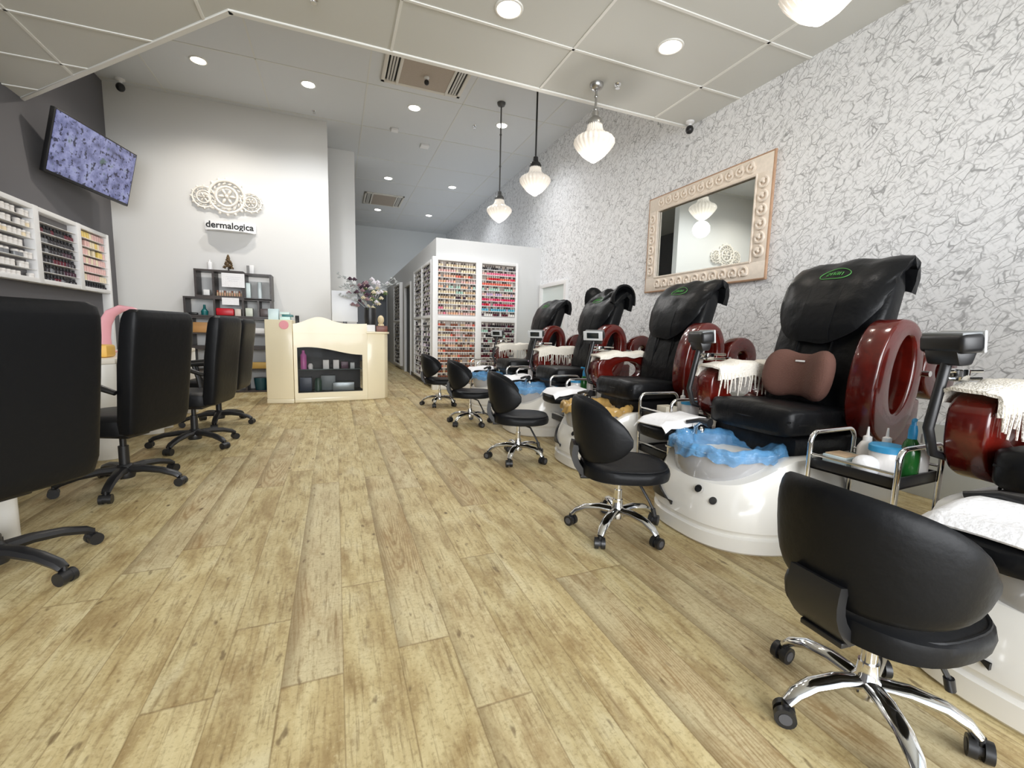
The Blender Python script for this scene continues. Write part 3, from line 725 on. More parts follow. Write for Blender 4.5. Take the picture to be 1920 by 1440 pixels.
# depth 8.18..8.48: compute at the front face
KS = 8.18/8.45
def sx_(x): return x*KS
def sz_(z): return H+(z-H)*KS
top = shelf_frame('top_tier', sx_(-2.055), sx_(-1.38), sz_(1.515), sz_(1.95), [sx_(-1.80)])
cube = shelf_frame('cube_tier', sx_(-1.38), sx_(-.975), sz_(1.50), sz_(1.925), [])
mid = shelf_frame('middle_tier', sx_(-2.215), sx_(-.98), sz_(1.20), sz_(1.515), [sx_(-1.80), sx_(-1.40), sx_(-1.18)])
low = shelf_frame('lower_tier', sx_(-2.16), sx_(-1.02), .72, sz_(1.205), [sx_(-1.80), sx_(-1.40)])
low2 = shelf_frame('bottom_tier', sx_(-2.16), sx_(-1.02), 0, .72, [sx_(-1.80), sx_(-1.40)])
MB().b2((sx_(-2.13), .02, .36), (sx_(-1.05), .29, .385)).build('shelf_board', DARKWOOD, su, smooth=False)
MB().b2((sx_(-2.13), .02, .93), (sx_(-1.05), .29, .95)).build('shelf_board', DARKWOOD, su, smooth=False)
ZT, ZC, ZM, ZL = sz_(1.515)+.0285, sz_(1.50)+.0285, sz_(1.20)+.0285, .72+.0285
def put(b, name, mats, label, cat, group=None, loc=None, **k): return tag(b.build(name, mats, loc=loc, **k), label, cat, group)
def xs(px_x): return sx_(px_x)
yS = 8.30
put(MB().lathe([(.035, 0), (.035, .11), (.028, .125), (.012, .128), (.012, .16)], 12), 'tall_jar', WHITE, 'white pump jar standing on top of the dark shelf unit, left of the little tree', 'jar', loc=(xs(-1.86), yS, sz_(1.95)))
put(MB().b2((-.04, -.03, 0), (.0, .03, .13), mi=1).b2((.0, -.03, 0), (.06, .03, .14), .003), 'gift_box', [WHITE, solid('grey_card', 120, 118, 116)], 'white and grey box on top of the dark shelf unit, right of the little tree', 'box', loc=(xs(-1.30), yS, sz_(1.925)))
tree = thing('tabletop_tree', 'little brown ornamental tree on top of the dark shelf unit', 'ornament', (xs(-1.60), yS, sz_(1.95)))
tb = MB(); tb.cyl((0, 0, 0), (0, 0, .06), .012); tb.build('tree_stem', DARKWOOD, tree)
tb = MB()
for k in range(90):
    h = random.random()**1.3; a = random.random()*6.28; r = .075*(1-h)*random.uniform(.6, 1)
    tb.ell((cos(a)*r, sin(a)*r, .05+h*.2), (.013, .013, .016), 6, 4, rot=(a, h*3, a))
tb.build('tree_foliage', M('brown_foliage', rgb(96, 76, 48), .7, vary=.4, vscale=60), tree)
pp = thing('hanging_notice', 'white paper notice hanging at the top of the dark shelf unit', 'notice', (xs(-1.52), 8.172, sz_(1.79)))
MB().b2((-.155, 0, -.10), (.155, .004, .115)).build('paper_sheet', PAPERW, pp, smooth=False)
lp = MB()
for k, w in enumerate((.10, .085, .06)): lp.b2((-w, -.0015, .055-k*.03), (w, 0, .058-k*.03))
lp.build('faint_lines', solid('pale_ink', 196, 198, 206), pp, smooth=False)
put(MB().b2((-.115, 0, -.055), (.115, .004, .055)), 'hanging_notice', PAPERW, 'smaller white paper notice stuck on the middle tier of the dark shelf unit', 'notice', loc=(xs(-1.57), 8.172, sz_(1.46)))
put(MB().b2((-.04, -.04, 0), (.04, .04, .085), .003), 'white_box', WHITE, 'small white cube box in the top left cell of the dark shelf unit', 'box', loc=(xs(-1.90), yS-.06, ZT))
for k in range(11):
    o = put(MB().lathe([(.012, 0), (.013, .004), (.013, .055)], 8).lathe([(.0125, .055), (.012, .085)], 8, mi=1), 'nail_varnish_bottle', [COLS['peach'] if k % 2 else COLS['beige'], COLS['white'] if k % 3 else COLS['bronze']], 'tan varnish bottle in the row under the white paper notice', 'nail polish', 'row of tan varnish bottles in the shelf unit', loc=(xs(-1.76)+k*.033, yS-.05, ZT))
put(MB().b2((-.05, -.05, 0), (.05, .05, .24), .003), 'pale_carton', solid('pale_aqua', 206, 222, 222), 'pale upright carton beside the row of tan varnish bottles', 'box', loc=(xs(-1.42)+.075, yS-.03, ZC))
put(MB().lathe([(.03, 0), (.03, .25), (.028, .26)], 14), 'spray_bottle', solid('pale_blue_white', 216, 228, 232), 'tall pale bottle standing in the cube cell of the shelf unit', 'bottle', loc=(xs(-1.16), yS-.03, ZC))
put(MB().lathe([(.045, 0), (.05, .06), (.02, .1), (.016, .16)], 14), 'teal_bottle', solid('teal', 20, 104, 106), 'teal bottle in the middle left cell of the shelf unit', 'bottle', loc=(xs(-1.95), yS-.05, ZM))
put(MB().b2((-.055, -.05, 0), (.055, .05, .035), .01), 'black_tray', BLACKPL, 'small black tray beside the teal bottle in the shelf unit', 'tray', loc=(xs(-2.1), yS-.06, ZM))
put(MB().b2((-.12, -.05, 0), (.12, .05, .115), .02), 'red_case', solid('bright_red', 190, 24, 40), 'bright red case in the middle tier of the shelf unit', 'case', loc=(xs(-1.66), yS-.07, ZM))
put(MB().b2((-.042, -.04, 0), (.042, .04, .11), .003), 'cream_box', solid('cream_card', 226, 214, 200), 'cream box right of the red case in the shelf unit', 'box', loc=(xs(-1.48), yS-.05, ZM))
put(MB().b2((-.05, -.04, 0), (.05, .04, .13), .003), 'green_white_box', solid('sage_white', 208, 214, 200), 'pale sage box beside the divider in the middle tier', 'box', loc=(xs(-1.32), yS-.05, ZM))
put(MB().b2((-.08, -.06, 0), (.08, .06, .13), .01), 'grey_basket', solid('grey_brown', 92, 82, 82), 'grey-brown basket in the middle tier near the desk', 'basket', loc=(xs(-1.08), yS-.04, ZM))
put(MB().b2((-.14, -.07, 0), (.14, .07, .16), .006), 'wooden_box', solid('honey_wood', 196, 146, 88, .5), 'honey-coloured wooden box in the lower tier behind the black chairs', 'box', loc=(xs(-2.0)+.01, yS-.02, .951))
put(MB().b2((-.09, -.07, 0), (.09, .07, .09), .006), 'white_tray', WHITE, 'white tray in the lower tier near the reception desk', 'tray', loc=(xs(-1.2), yS-.02, .951))
put(MB().b2((-.11, -.07, 0), (.11, .07, .1), .006), 'yellow_box', solid('mustard', 196, 160, 84, .5), 'mustard box low in the shelf unit beside the reception desk', 'box', loc=(xs(-1.2), yS-.06, .386))
put(MB().lathe([(.08, 0), (.1, .18), (.1, .2)], 14), 'blue_bucket', solid('petrol_blue', 30, 74, 86), 'petrol blue bucket at the bottom of the shelf unit', 'bucket', loc=(xs(-1.2), yS-.02, .0285))

# ------------------------------------------------------------------ reception desk
dk = thing('reception_desk', 'cream curved reception desk with a glazed display window', 'reception desk', (0, 0, 0))
MB().prism([(-.905, 6.945), (-.56, 6.875), (-.545, 7.5), (-.89, 7.5)], 'xy', .06, 1.165, .008).build('side_tower', CREAM, dk)
MB().prism([(-.905, 6.935), (-.56, 6.865), (-.545, 7.5), (-.89, 7.5)], 'xy', 0, .06, .004).prism([(-.552, 6.905), (.44, 7.02), (.43, 7.55), (-.55, 7.5)], 'xy', 0, .06, .004).build('plinth', CREAM, dk)
# front panel follows the line from (-.55,6.91) to (.44,7.03); local u along it
A = V((-.552, 6.905, 0)); B = V((.44, 7.02, 0)); dU = (B-A).normalized(); LW = (B-A).length; nU = V((dU.y, -dU.x, 0))
def fr_(u, z, d=0): p = A+dU*u-nU*d; return (p.x, p.y, z)
wx0, wx1, wz0 = .045, LW-.07, .135
def wtop(u): s_ = (u-wx0)/(wx1-wx0); return .735+.055*cos(s_*pi*1.15-.55)
def ptop(u): s_ = u/LW; return 1.10+.105*math.exp(-((s_-.33)/.22)**2)+.045*s_
N = 40; pn = MB()
for face, d in ((0, 0), (1, .03)):
    pass
def strip(lo, hi, u0, u1, n=N, d0=0, d1=.03):
    rings = []
    for k in range(n+1):
        u = u0+(u1-u0)*k/n; a, b_ = lo(u), hi(u)
        rings.append([fr_(u, a, d0), fr_(u, b_, d0), fr_(u, b_, d1), fr_(u, a, d1)])
    pn.loft(rings)
strip(lambda u: .06, lambda u: ptop(u), 0, wx0, 4); strip(lambda u: .06, lambda u: ptop(u), wx1, LW, 4)
strip(lambda u: .06, lambda u: wz0, wx0, wx1, 4); strip(wtop, ptop, wx0, wx1, N)
pn.build('front_panel', CREAM, dk, angle=30)
pn = MB(); strip(lambda u: .985, lambda u: 1.0, 0.0, LW, 6, -.012, 0); pn.build('front_ledge', CREAM, dk)
pn = MB(); strip(lambda u: wz0, lambda u: wtop(u), wx0, wx1, N, .012, .016); pn.build('glass_pane', GLASS, dk)
pn = MB(); strip(lambda u: .12, lambda u: .9, wx0-.03, wx1+.03, 2, .40, .42)
strip(lambda u: .12, lambda u: .14, wx0-.03, wx1+.03, 2, .03, .42); pn.build('display_interior', M('dark_interior', rgb(34, 37, 39), .5, vary=.3, vscale=9), dk)
pn = MB(); strip(lambda u: .46, lambda u: .468, wx0-.01, wx1+.01, 2, .05, .40); pn.build('glass_shelf', M('shelf_glass', rgb(120, 140, 142), .1, alpha=.6), dk)
pn = MB(); strip(lambda u: 1.0, lambda u: 1.03, 0.01, LW-.01, 4, .03, .5); pn.build('worktop', CREAM, dk)
rp = [(.44, 7.02), (.60, 7.05), (.70, 7.10), (.755, 7.19), (.77, 7.32), (.77, 7.8), (.43, 7.8)]
MB().prism(rp, 'xy', .0, 1.0, .006).prism([(.43, 7.0), (.605, 7.03), (.72, 7.085), (.78, 7.18), (.795, 7.32), (.795, 7.82), (.42, 7.82)], 'xy', 1.0, 1.03, .004).build('rounded_end', CREAM, dk, angle=25)
MB().lathe([(.06, 0), (.058, .006)], 24, rot=(pi/2, 0, 0), c=(-.66, 6.886, 1.095)).build('round_sticker', solid('sticker_pink', 222, 132, 140), dk)
def inside(u, d, z): return fr_(u, z, d)
def disp(b, name, mats, label, cat, u, d, z): put(b, name, mats, label, cat, loc=inside(u, d, z))
disp(MB().lathe([(.04, 0), (.042, .01), (.042, .2), (.02, .23), (.02, .27)], 12), 'pink_bottle', solid('magenta_pink', 206, 110, 180), 'tall pink bottle at the left of the desk display', 'bottle', .13, .12, .4685)
disp(MB().b2((-.04, -.02, 0), (.04, .02, .13), .002), 'product_box', WHITE, 'left white box of the two in the middle of the desk display', 'box', .43, .12, .4685)
disp(MB().b2((-.04, -.02, 0), (.04, .02, .13), .002), 'product_box', WHITE, 'right white box of the two in the middle of the desk display', 'box', .57, .12, .4685)
disp(MB().b2((-.03, -.03, 0), (.03, .03, .09), .002), 'pale_jar', solid('pale_grey', 190, 196, 198), 'pale grey jar at the right of the desk display shelf', 'jar', .80, .12, .4685)
disp(MB().b2((-.15, -.1, 0), (.15, .1, .12), .004), 'silver_case', M('silver_case', rgb(150, 158, 160), .3, metal=.5), 'silver case on the floor of the desk display, right side', 'case', .68, .2, .1405)
disp(MB().b2((-.08, -.06, 0), (.08, .06, .2), .004), 'dark_blue_box', solid('navy_blue', 36, 52, 74), 'dark blue box on the floor of the desk display, left side', 'box', .16, .2, .1405)
disp(MB().lathe([(.05, 0), (.05, .15), (.03, .19)], 12), 'green_jar', solid('bottle_green', 40, 74, 62), 'dark green jar low in the desk display beside the blue box', 'jar', .32, .16, .1405)
disp(MB().lathe([(.03, 0), (.035, .05), (.02, .08)], 12), 'white_pot', WHITE, 'small white pot beside the pink bottle in the desk display', 'pot', .22, .12, .4685)
disp(MB().b2((-.05, -.03, 0), (.05, .03, .1), .003), 'plum_box', solid('plum_card', 92, 60, 78), 'plum box at the right end of the desk display shelf', 'box', .70, .2, .4685)
disp(MB().b2((-.1, -.06, 0), (.1, .06, .22), .003), 'grey_carton', solid('steel_grey_card', 112, 122, 124), 'tall grey carton at the middle of the desk display floor', 'box', .47, .25, .1405)
# things on the desk
put(MB().b2((-.06, -.1, 0), (.07, .1, .045), .004).b2((-.035, -.09, .046), (.1, .1, .075), .004, mi=1).b2((-.06, -.09, .076), (.06, .09, .11), .004, mi=2), 'stacked_cartons', [solid('pale_mint', 196, 226, 224), solid('deep_teal', 50, 120, 122), solid('mint_white', 214, 234, 232)], 'teal and mint cartons stacked on the desk tower', 'boxes', loc=(-.66, 7.12, 1.1655))
put(MB().b2((-.07, -.06, 0), (.06, .06, .15), .004), 'pale_mint_box', solid('pale_mint2', 206, 226, 230), 'pale mint upright box at the left edge of the desk tower', 'box', loc=(-.80, 7.12, 1.1655))
cdt = put(MB().box((0, 0, .1), (.05, .03, .2), .006, rot=(-.15, 0, .2)), 'card_terminal', BLACKPL, 'black card terminal between the desk tower and curved top', 'card terminal', loc=(-.50, 7.02, 1.032))
mn = thing('display_panel', 'white upright panel standing on the desk below the grey pillar', 'panel', (.14, 7.3, 1.031), .05)
MB().b2((-.185, -.012, .14), (.185, .02, .60), .006).build('panel_body', M('panel_white', rgb(222, 225, 230), .35), mn)
MB().b2((-.13, -.06, 0), (.13, .08, .015), .006).b2((-.03, .0, .0), (.03, .03, .2), .004).build('panel_stand', BLACKPL, mn)
vs = thing('flower_arrangement', 'mixed flowers in a black vase at the right end of the desk', 'flowers', (.50, 7.20, 1.031)); vs.scale = (1.2, 1.2, 1.2)
MB().lathe([(.05, 0), (.06, .02), (.075, .18), (.07, .3), (.062, .3), (.065, .2)], 18).build('vase', BLACKPL, vs)
FC = [('purple', 70, 46, 62), ('mauve', 150, 122, 128), ('cream_bloom', 224, 214, 186), ('white_bloom', 226, 222, 228), ('leaf_green', 92, 112, 70)]
for nm, r_, g_, b_ in FC:
    pm = M('petal_'+nm, rgb(r_, g_, b_), .7)
    for k in range(14):
        a = random.uniform(0, 6.28); rr = random.uniform(.02, .17); z = random.uniform(.3, .62)
        bx = {'purple': (-.1, .12), 'mauve': (-.1, 0.02), 'cream_bloom': (.05, -.06), 'white_bloom': (.08, .1), 'leaf_green': (.08, -.05)}[nm]
        c = V((bx[0]+cos(a)*rr, sin(a)*rr*.6, z+bx[1]*.5)); q = MB()
        q.ell(c, (.016, .014, .012), 6, 4)
        for p in range(6):
            a2 = p/6*6.28; q.ell(c+V((cos(a2)*.018, sin(a2)*.012, sin(a2*2)*.012)), (.018, .014, .008), 6, 4, rot=(a2, .5, a2))
        q.build('bloom' if nm != 'leaf_green' else 'leaf_cluster', pm, vs)
q = MB()
for k in range(10):
    a = random.uniform(2.2, 3.9) if k < 8 else random.uniform(-.5, .5); L = random.uniform(.25, .42); zt = random.uniform(.42, .72)
    P_ = [V((0, 0, .25)), V((cos(a)*L*.4, -abs(sin(a))*.05, .25+(zt-.25)*.7)), V((cos(a)*L, -abs(sin(a))*.08, zt))]
    q.tube(P_, .003, 5)
    for p in range(7):
        c = P_[1].lerp(P_[2], p/6); q.ell(c+V((random.uniform(-.02, .02), 0, random.uniform(-.03, .03))), (.022, .006, .011), 6, 4, rot=(0, random.uniform(-1, 1), 0))
q.build('silver_sprays', M('silver_leaf', rgb(168, 172, 172), .6, vary=.4, vscale=40), vs)
q = MB().lathe([(.035, 0), (.05, .05), (.045, .12), (.02, .14)], 14); q.ell((0, 0, .19), (.05, .05, .07), 10, 8)
put(q, 'cream_figurine', M('cream_ceramic', rgb(216, 198, 160), .4, vary=.3, vscale=40), 'cream figurine beside the flower vase on the desk end', 'figurine', loc=(.68, 7.42, 1.031))
put(MB().b2((-.085, -.06, 0), (.085, .06, .09), .004), 'wooden_tray_box', M('redbrown_wood', rgb(112, 62, 48), .4, vary=.3, vscale=20), 'red-brown wooden box on the rounded end of the desk', 'box', loc=(.67, 7.22, 1.031))
put(MB().b2((-.07, -.03, 0), (.07, .03, .1), .003), 'white_card_box', WHITE, 'white box in front of the black flower vase', 'box', loc=(.49, 7.08, 1.031))

# ------------------------------------------------------------------ manicure tables on the left
def mtable(y0, y1, xr, label):
    t = thing('manicure_table', label, 'table', (0, 0, 0), 0, 'manicure tables along the left wall')
    MB().prism([(-2.15, y0), (xr-.06, y0), (xr, y0+.06), (xr, y1-.06), (xr-.06, y1), (-2.15, y1)], 'xy', .745, .785, .008).build('tabletop', M('table_ivory', rgb(236, 230, 218), .3), t)
    for a, b_ in ((y0+.02, y0+.14), (y1-.13, y1)):
        pts = [(-2.1, a)] + [(xr-.07+.07*sin(k/8*pi), a+(b_-a)*k/8) for k in range(9)] + [(-2.1, b_)]
        MB().prism(pts, 'xy', 0, .745, .004).build('end_panel', M('table_white', rgb(232, 230, 224), .35), t, angle=50)
    MB().b2((-2.1, y0+.14, .3), (-2.06, y1-.13, .745)).build('modesty_panel', M('table_white', rgb(232, 230, 224), .35), t)
mtable(1.80, 2.86, -1.45, 'white manicure table hidden behind the nearest black chair, at left edge')
mtable(3.02, 4.10, -1.66, 'white manicure table facing the second black chair')
mtable(4.22, 5.28, -1.58, 'white manicure table facing the third black chair')
mtable(5.40, 6.45, -1.58, 'white manicure table nearest the dark shelf unit')
# goods on the tables
q = thing('pink_nail_lamp', 'pink curved lamp arching over the table behind the second chair', 'lamp', (-1.98, 5.22, .7865))
MB().lathe([(.07, 0), (.075, .01), (.05, .03), (.03, .035)], 18).build('lamp_base', solid('soft_pink', 232, 168, 176), q)
pts = [(0, 0, .02), (-.01, .0, .14), (.0, .0, .26), (.05, .0, .36), (.13, .0, .41), (.22, .0, .40), (.28, .0, .36)]
MB().tube([V(p) for p in pts], [.045, .05, .055, .05, .045, .04, .05], 12, sq=.5).build('lamp_arm', solid('soft_pink', 232, 168, 176), q)
put(MB().tube([(0, 0, .0), (.02, 0, .2), (-.03, .0, .3), (-.1, .0, .33)], .008, 8).lathe([(.05, 0), (.05, .012)], 14), 'desk_lamp_neck', BLACKPL, 'black flexible lamp neck on the table beside the pink lamp', 'lamp', loc=(-2.02, 4.42, .7865))
put(MB().b2((-.09, -.08, 0), (.09, .08, .1), .02), 'yellow_sponge_box', solid('amber', 232, 184, 88, .5), 'amber-yellow tub on the table left of the second chair', 'tub', loc=(-1.75, 4.46, .7865))
for k in range(5):
    put(MB().lathe([(.018, 0), (.02, .05), (.01, .06), (.01, .1)], 10), 'brush_pot', [COLS[('plum', 'pink', 'white', 'wine', 'grey')[k]]], ('plum', 'pink', 'white', 'wine', 'grey')[k]+' small pot among the goods left of the amber tub', 'pot', loc=(-1.96+k*.028, 4.30+.05*(k % 2), .7865))
put(MB().b2((-.14, -.1, 0), (.14, .1, .05), .02).b2((-.13, -.09, .051), (.12, .09, .1), .02), 'folded_towels', TOWEL, 'folded ivory towels on the table between second and third chairs', 'towel', loc=(-1.72, 5.35, .7865))
put(MB().ell((0, 0, .05), (.09, .07, .05), 14, 8), 'rolled_towel', TOWEL, 'rolled ivory towel on the table in front of the third chair', 'towel', loc=(-1.70, 5.75, .7865))

# ------------------------------------------------------------------ office chairs
def office_chair():
    t = thing('office_chair', '', 'chair', (0, 0, 0), 0, 'black leather office chairs at the manicure tables')
    sb = MB(); sb.lathe([(.05, .06), (.055, .08), (.05, .13), (.035, .15)], 18)
    for k in range(5):
        a = 2*pi*k/5+.3; d = V((cos(a), sin(a), 0))
        sb.tube([d*.03+V((0, 0, .115)), d*.12+V((0, 0, .118)), d*.22+V((0, 0, .105)), d*.30+V((0, 0, .08)), d*.325+V((0, 0, .062))], [.036, .032, .028, .026, .022], 8, sq=.75)
    sb.build('star_base', BLACKPL, t)
    for k in range(5):
        a = 2*pi*k/5+.3; d = V((cos(a), sin(a), 0)); s_ = V((-sin(a), cos(a), 0)); c = d*.33
        w = MB()
        for q in (-1, 1): w.cyl(c+s_*q*.010+V((0, 0, .028)), c+s_*q*.030+V((0, 0, .028)), .028, 16)
        w.tube([c-s_*.012+V((0, 0, .03)), c+s_*.012+V((0, 0, .03))], .026, 12); w.cyl(c+V((0, 0, .04)), c+V((0, 0, .075)), .008, 8)
        w.build('caster', BLACKPL, t)
    MB().cyl((0, 0, .12), (0, 0, .27), .028).cyl((0, 0, .25), (0, 0, .36), .018).build('gas_lift', BLACKPL, t)
    mB = MB(); mB.b2((-.11, -.09, .335), (.11, .09, .378), .01); mB.build('mechanism', BLACKPL, t)
    MB().tube([(.05, -.08, .355), (.05, -.24, .35)], .007, 8).ell((.05, -.25, .35), (.022, .03, .013), 10, 6).build('lever', BLACKPL, t)
    se = MB(); rings = []
    for z, k in ((.375, .9), (.385, .98), (.43, 1.0), (.47, .97), (.49, .86), (.498, .6)):
        rings.append([(x, y, z) for x, y in sq(.25*k, .25*k, 32, 4, (.02, 0))])
    se.loft(rings).build('seat', LEATHER, t)
    bk = MB(); rings = []
    for z, w, th, xo in ((.385, .20, .07, -.205), (.40, .232, .10, -.21), (.47, .245, .12, -.22), (.8, .252, .125, -.25), (1.0, .25, .125, -.275), (1.08, .246, .12, -.285), (1.12, .236, .10, -.29), (1.138, .21, .06, -.292)):
        rings.append([(xo+x, y, z) for x, y in sq(th/2, w, 32, 5)])
    bk.loft(rings).build('backrest', LEATHER, t)
    sm_ = MB()
    for yy in (-.15, .15): sm_.tube([V((-.168, yy, .52)), V((-.19, yy, .8)), V((-.215, yy, 1.05))], .004, 6)
    sm_.build('seam', LEATHER, t)
    for s_ in (-1, 1):
        ar = MB()
        ar.tube([V((-.2, s_*.255, .65)), V((-.1, s_*.28, .695)), V((.02, s_*.285, .70)), V((.14, s_*.28, .69))], [.022, .03, .032, .026], 10, sq=.65)
        ar.tube([V((.10, s_*.28, .68)), V((.07, s_*.285, .55)), V((.02, s_*.235, .37))], .017, 8)
        ar.build('armrest', BLACKPL, t)
    return t
oc = office_chair()
OC = [(-1.33, 2.38, 'nearest black leather office chair, cut off by the left photo edge', 2.60), (-1.29, 3.52, 'second black office chair, in front of the pink lamp', 2.78), (-1.17, 4.58, 'third black office chair along the left tables', 2.98), (-1.19, 5.56, 'farthest black office chair, beside the dark shelf unit', 3.05)]
OR = (23, 25, -9, 10)
for i, (x, y, lb, rz) in enumerate(OC):
    c = place(oc, (x, y, 0), rz, lb, i == 0)
    for ch in c.children:
        if ch.name.split('.')[0] in ('star_base', 'caster'): ch.rotation_euler.z = radians(OR[i])

# ------------------------------------------------------------------ pedicure stools
def stool():
    t = thing('pedicure_stool', '', 'stool', (0, 0, 0), 0, 'low black pedicure stools with chrome bases'); t.scale = (1.07, 1.07, 1.05)
    sb = MB(); sb.lathe([(.03, .07), (.036, .075), (.036, .12), (.026, .135), (.024, .17)], 18)
    for k in range(5):
        a = 2*pi*k/5; d = V((cos(a), sin(a), 0))
        sb.tube([d*.025+V((0, 0, .112)), d*.09+V((0, 0, .118)), d*.16+V((0, 0, .108)), d*.205+V((0, 0, .085)), d*.228+V((0, 0, .060))], [.024, .025, .023, .021, .017], 10, sq=.7)
    sb.build('star_base', CHROME, t)
    for k in range(5):
        a = 2*pi*k/5; d = V((cos(a), sin(a), 0)); a3 = a+.6+k; s_ = V((-sin(a3), cos(a3), 0)); c = d*.232
        w = MB()
        for q in (-1, 1): w.cyl(c+s_*q*.006+V((0, 0, .027)), c+s_*q*.024+V((0, 0, .027)), .027, 18)
        w.cyl(c-s_*.0255+V((0, 0, .027)), c+s_*.0255+V((0, 0, .027)), .016, 14, mi=1); w.cyl(c+V((0, 0, .03)), c+V((0, 0, .062)), .010, 10)
        w.build('caster', [BLACKPL, RUBBER], t)
    MB().cyl((0, 0, .13), (0, 0, .22), .019).cyl((0, 0, .2), (0, 0, .30), .013).build('gas_lift', CHROME, t)
    MB().tube([(.03, -.02, .285), (.09, -.06, .27), (.13, -.09, .2), (.15, -.10, .16)], .007, 8).cyl((.148, -.10, .165), (.156, -.103, .13), .012, 10).build('lever', BLACKPL, t)
    MB().b2((-.09, -.07, .285), (.09, .07, .305), .004).build('seat_plate', BLACKPL, t)
    se = MB(); rings = []
    for z, k in ((.303, .9), (.312, .98), (.335, 1.0), (.355, .98), (.368, .9), (.374, .7), (.372, .3)):
        pt = []
        for x, y in sq(.215*k, .2*k, 40, 2.6, (.02, 0)): pt.append((x, y, z+.018*max(0, -x)/.2*(1 if z > .33 else 0)))
        rings.append(pt)
    se.loft(rings).build('seat', LEATHER, t)
    sm_ = MB(); P_ = [V((x, y, .3665)) for x, y in sq(.20, .186, 40, 2.6, (.02, 0))]; sm_.tube(P_, .0045, 6, True); sm_.build('seam', LEATHER, t)
    bk = MB(); rings = []; A0 = radians(92)
    for k in range(33):
        s_ = k/16-1; a = pi+s_*A0
        hh = .158*max(.02, (1-abs(s_)**2.3))**.55; zc = .545-.03*abs(s_)**1.5; th = .028*max(.1, (1-abs(s_)**4))+.004
        R_ = .222-.012*(1-abs(s_)**2); ring = []
        for q in range(20):
            ph = 2*pi*q/20; dz = hh*(1 if sin(ph) >= 0 else -1)*abs(sin(ph))**.8; dr_ = th*cos(ph)
            rr = R_+dr_+dz*.16*(1-abs(s_)); ring.append((cos(a)*rr, sin(a)*rr, zc+dz))
        rings.append(ring)
    bk.loft(rings).build('backrest', LEATHER, t)
    br = MB(); br.sheet(lambda u, v: (-.225-.01*sin(v*pi)+.05*v*v*v, (u-.5)*.13, .46-.15*v), 6, 6, .03); br.b2((-.2, -.055, .288), (-.05, .055, .304), .004)
    br.build('back_bracket', BLACKPL, t)
    return t
st = stool()
ST = [(1.36, .68, -.06, 'nearest black stool, large in the lower right corner'), (1.40, 1.92, -.42, 'black stool in front of the blue-lined basin of the chair with brown pillow'), (1.41, 3.36, -.35, 'black stool by the gold-lined basin, third counting from the camera'), (1.43, 4.87, -.35, 'fourth black stool from the camera, by the second blue basin'), (1.38, 6.25, -.3, 'farthest black stool, beside the white polish rack')]
SR = (20, 0, 16, -2, 24)
for i, (x, y, rz, lb) in enumerate(ST):
    c = place(st, (x, y, 0), rz, lb, i == 0)
    c.scale = (1.07, 1.07, 1.05) if i else (1.02, 1.02, 1)
    for ch in c.children:
        if ch.name.split('.')[0] in ('star_base', 'caster'): ch.rotation_euler.z = radians(SR[i])-rz

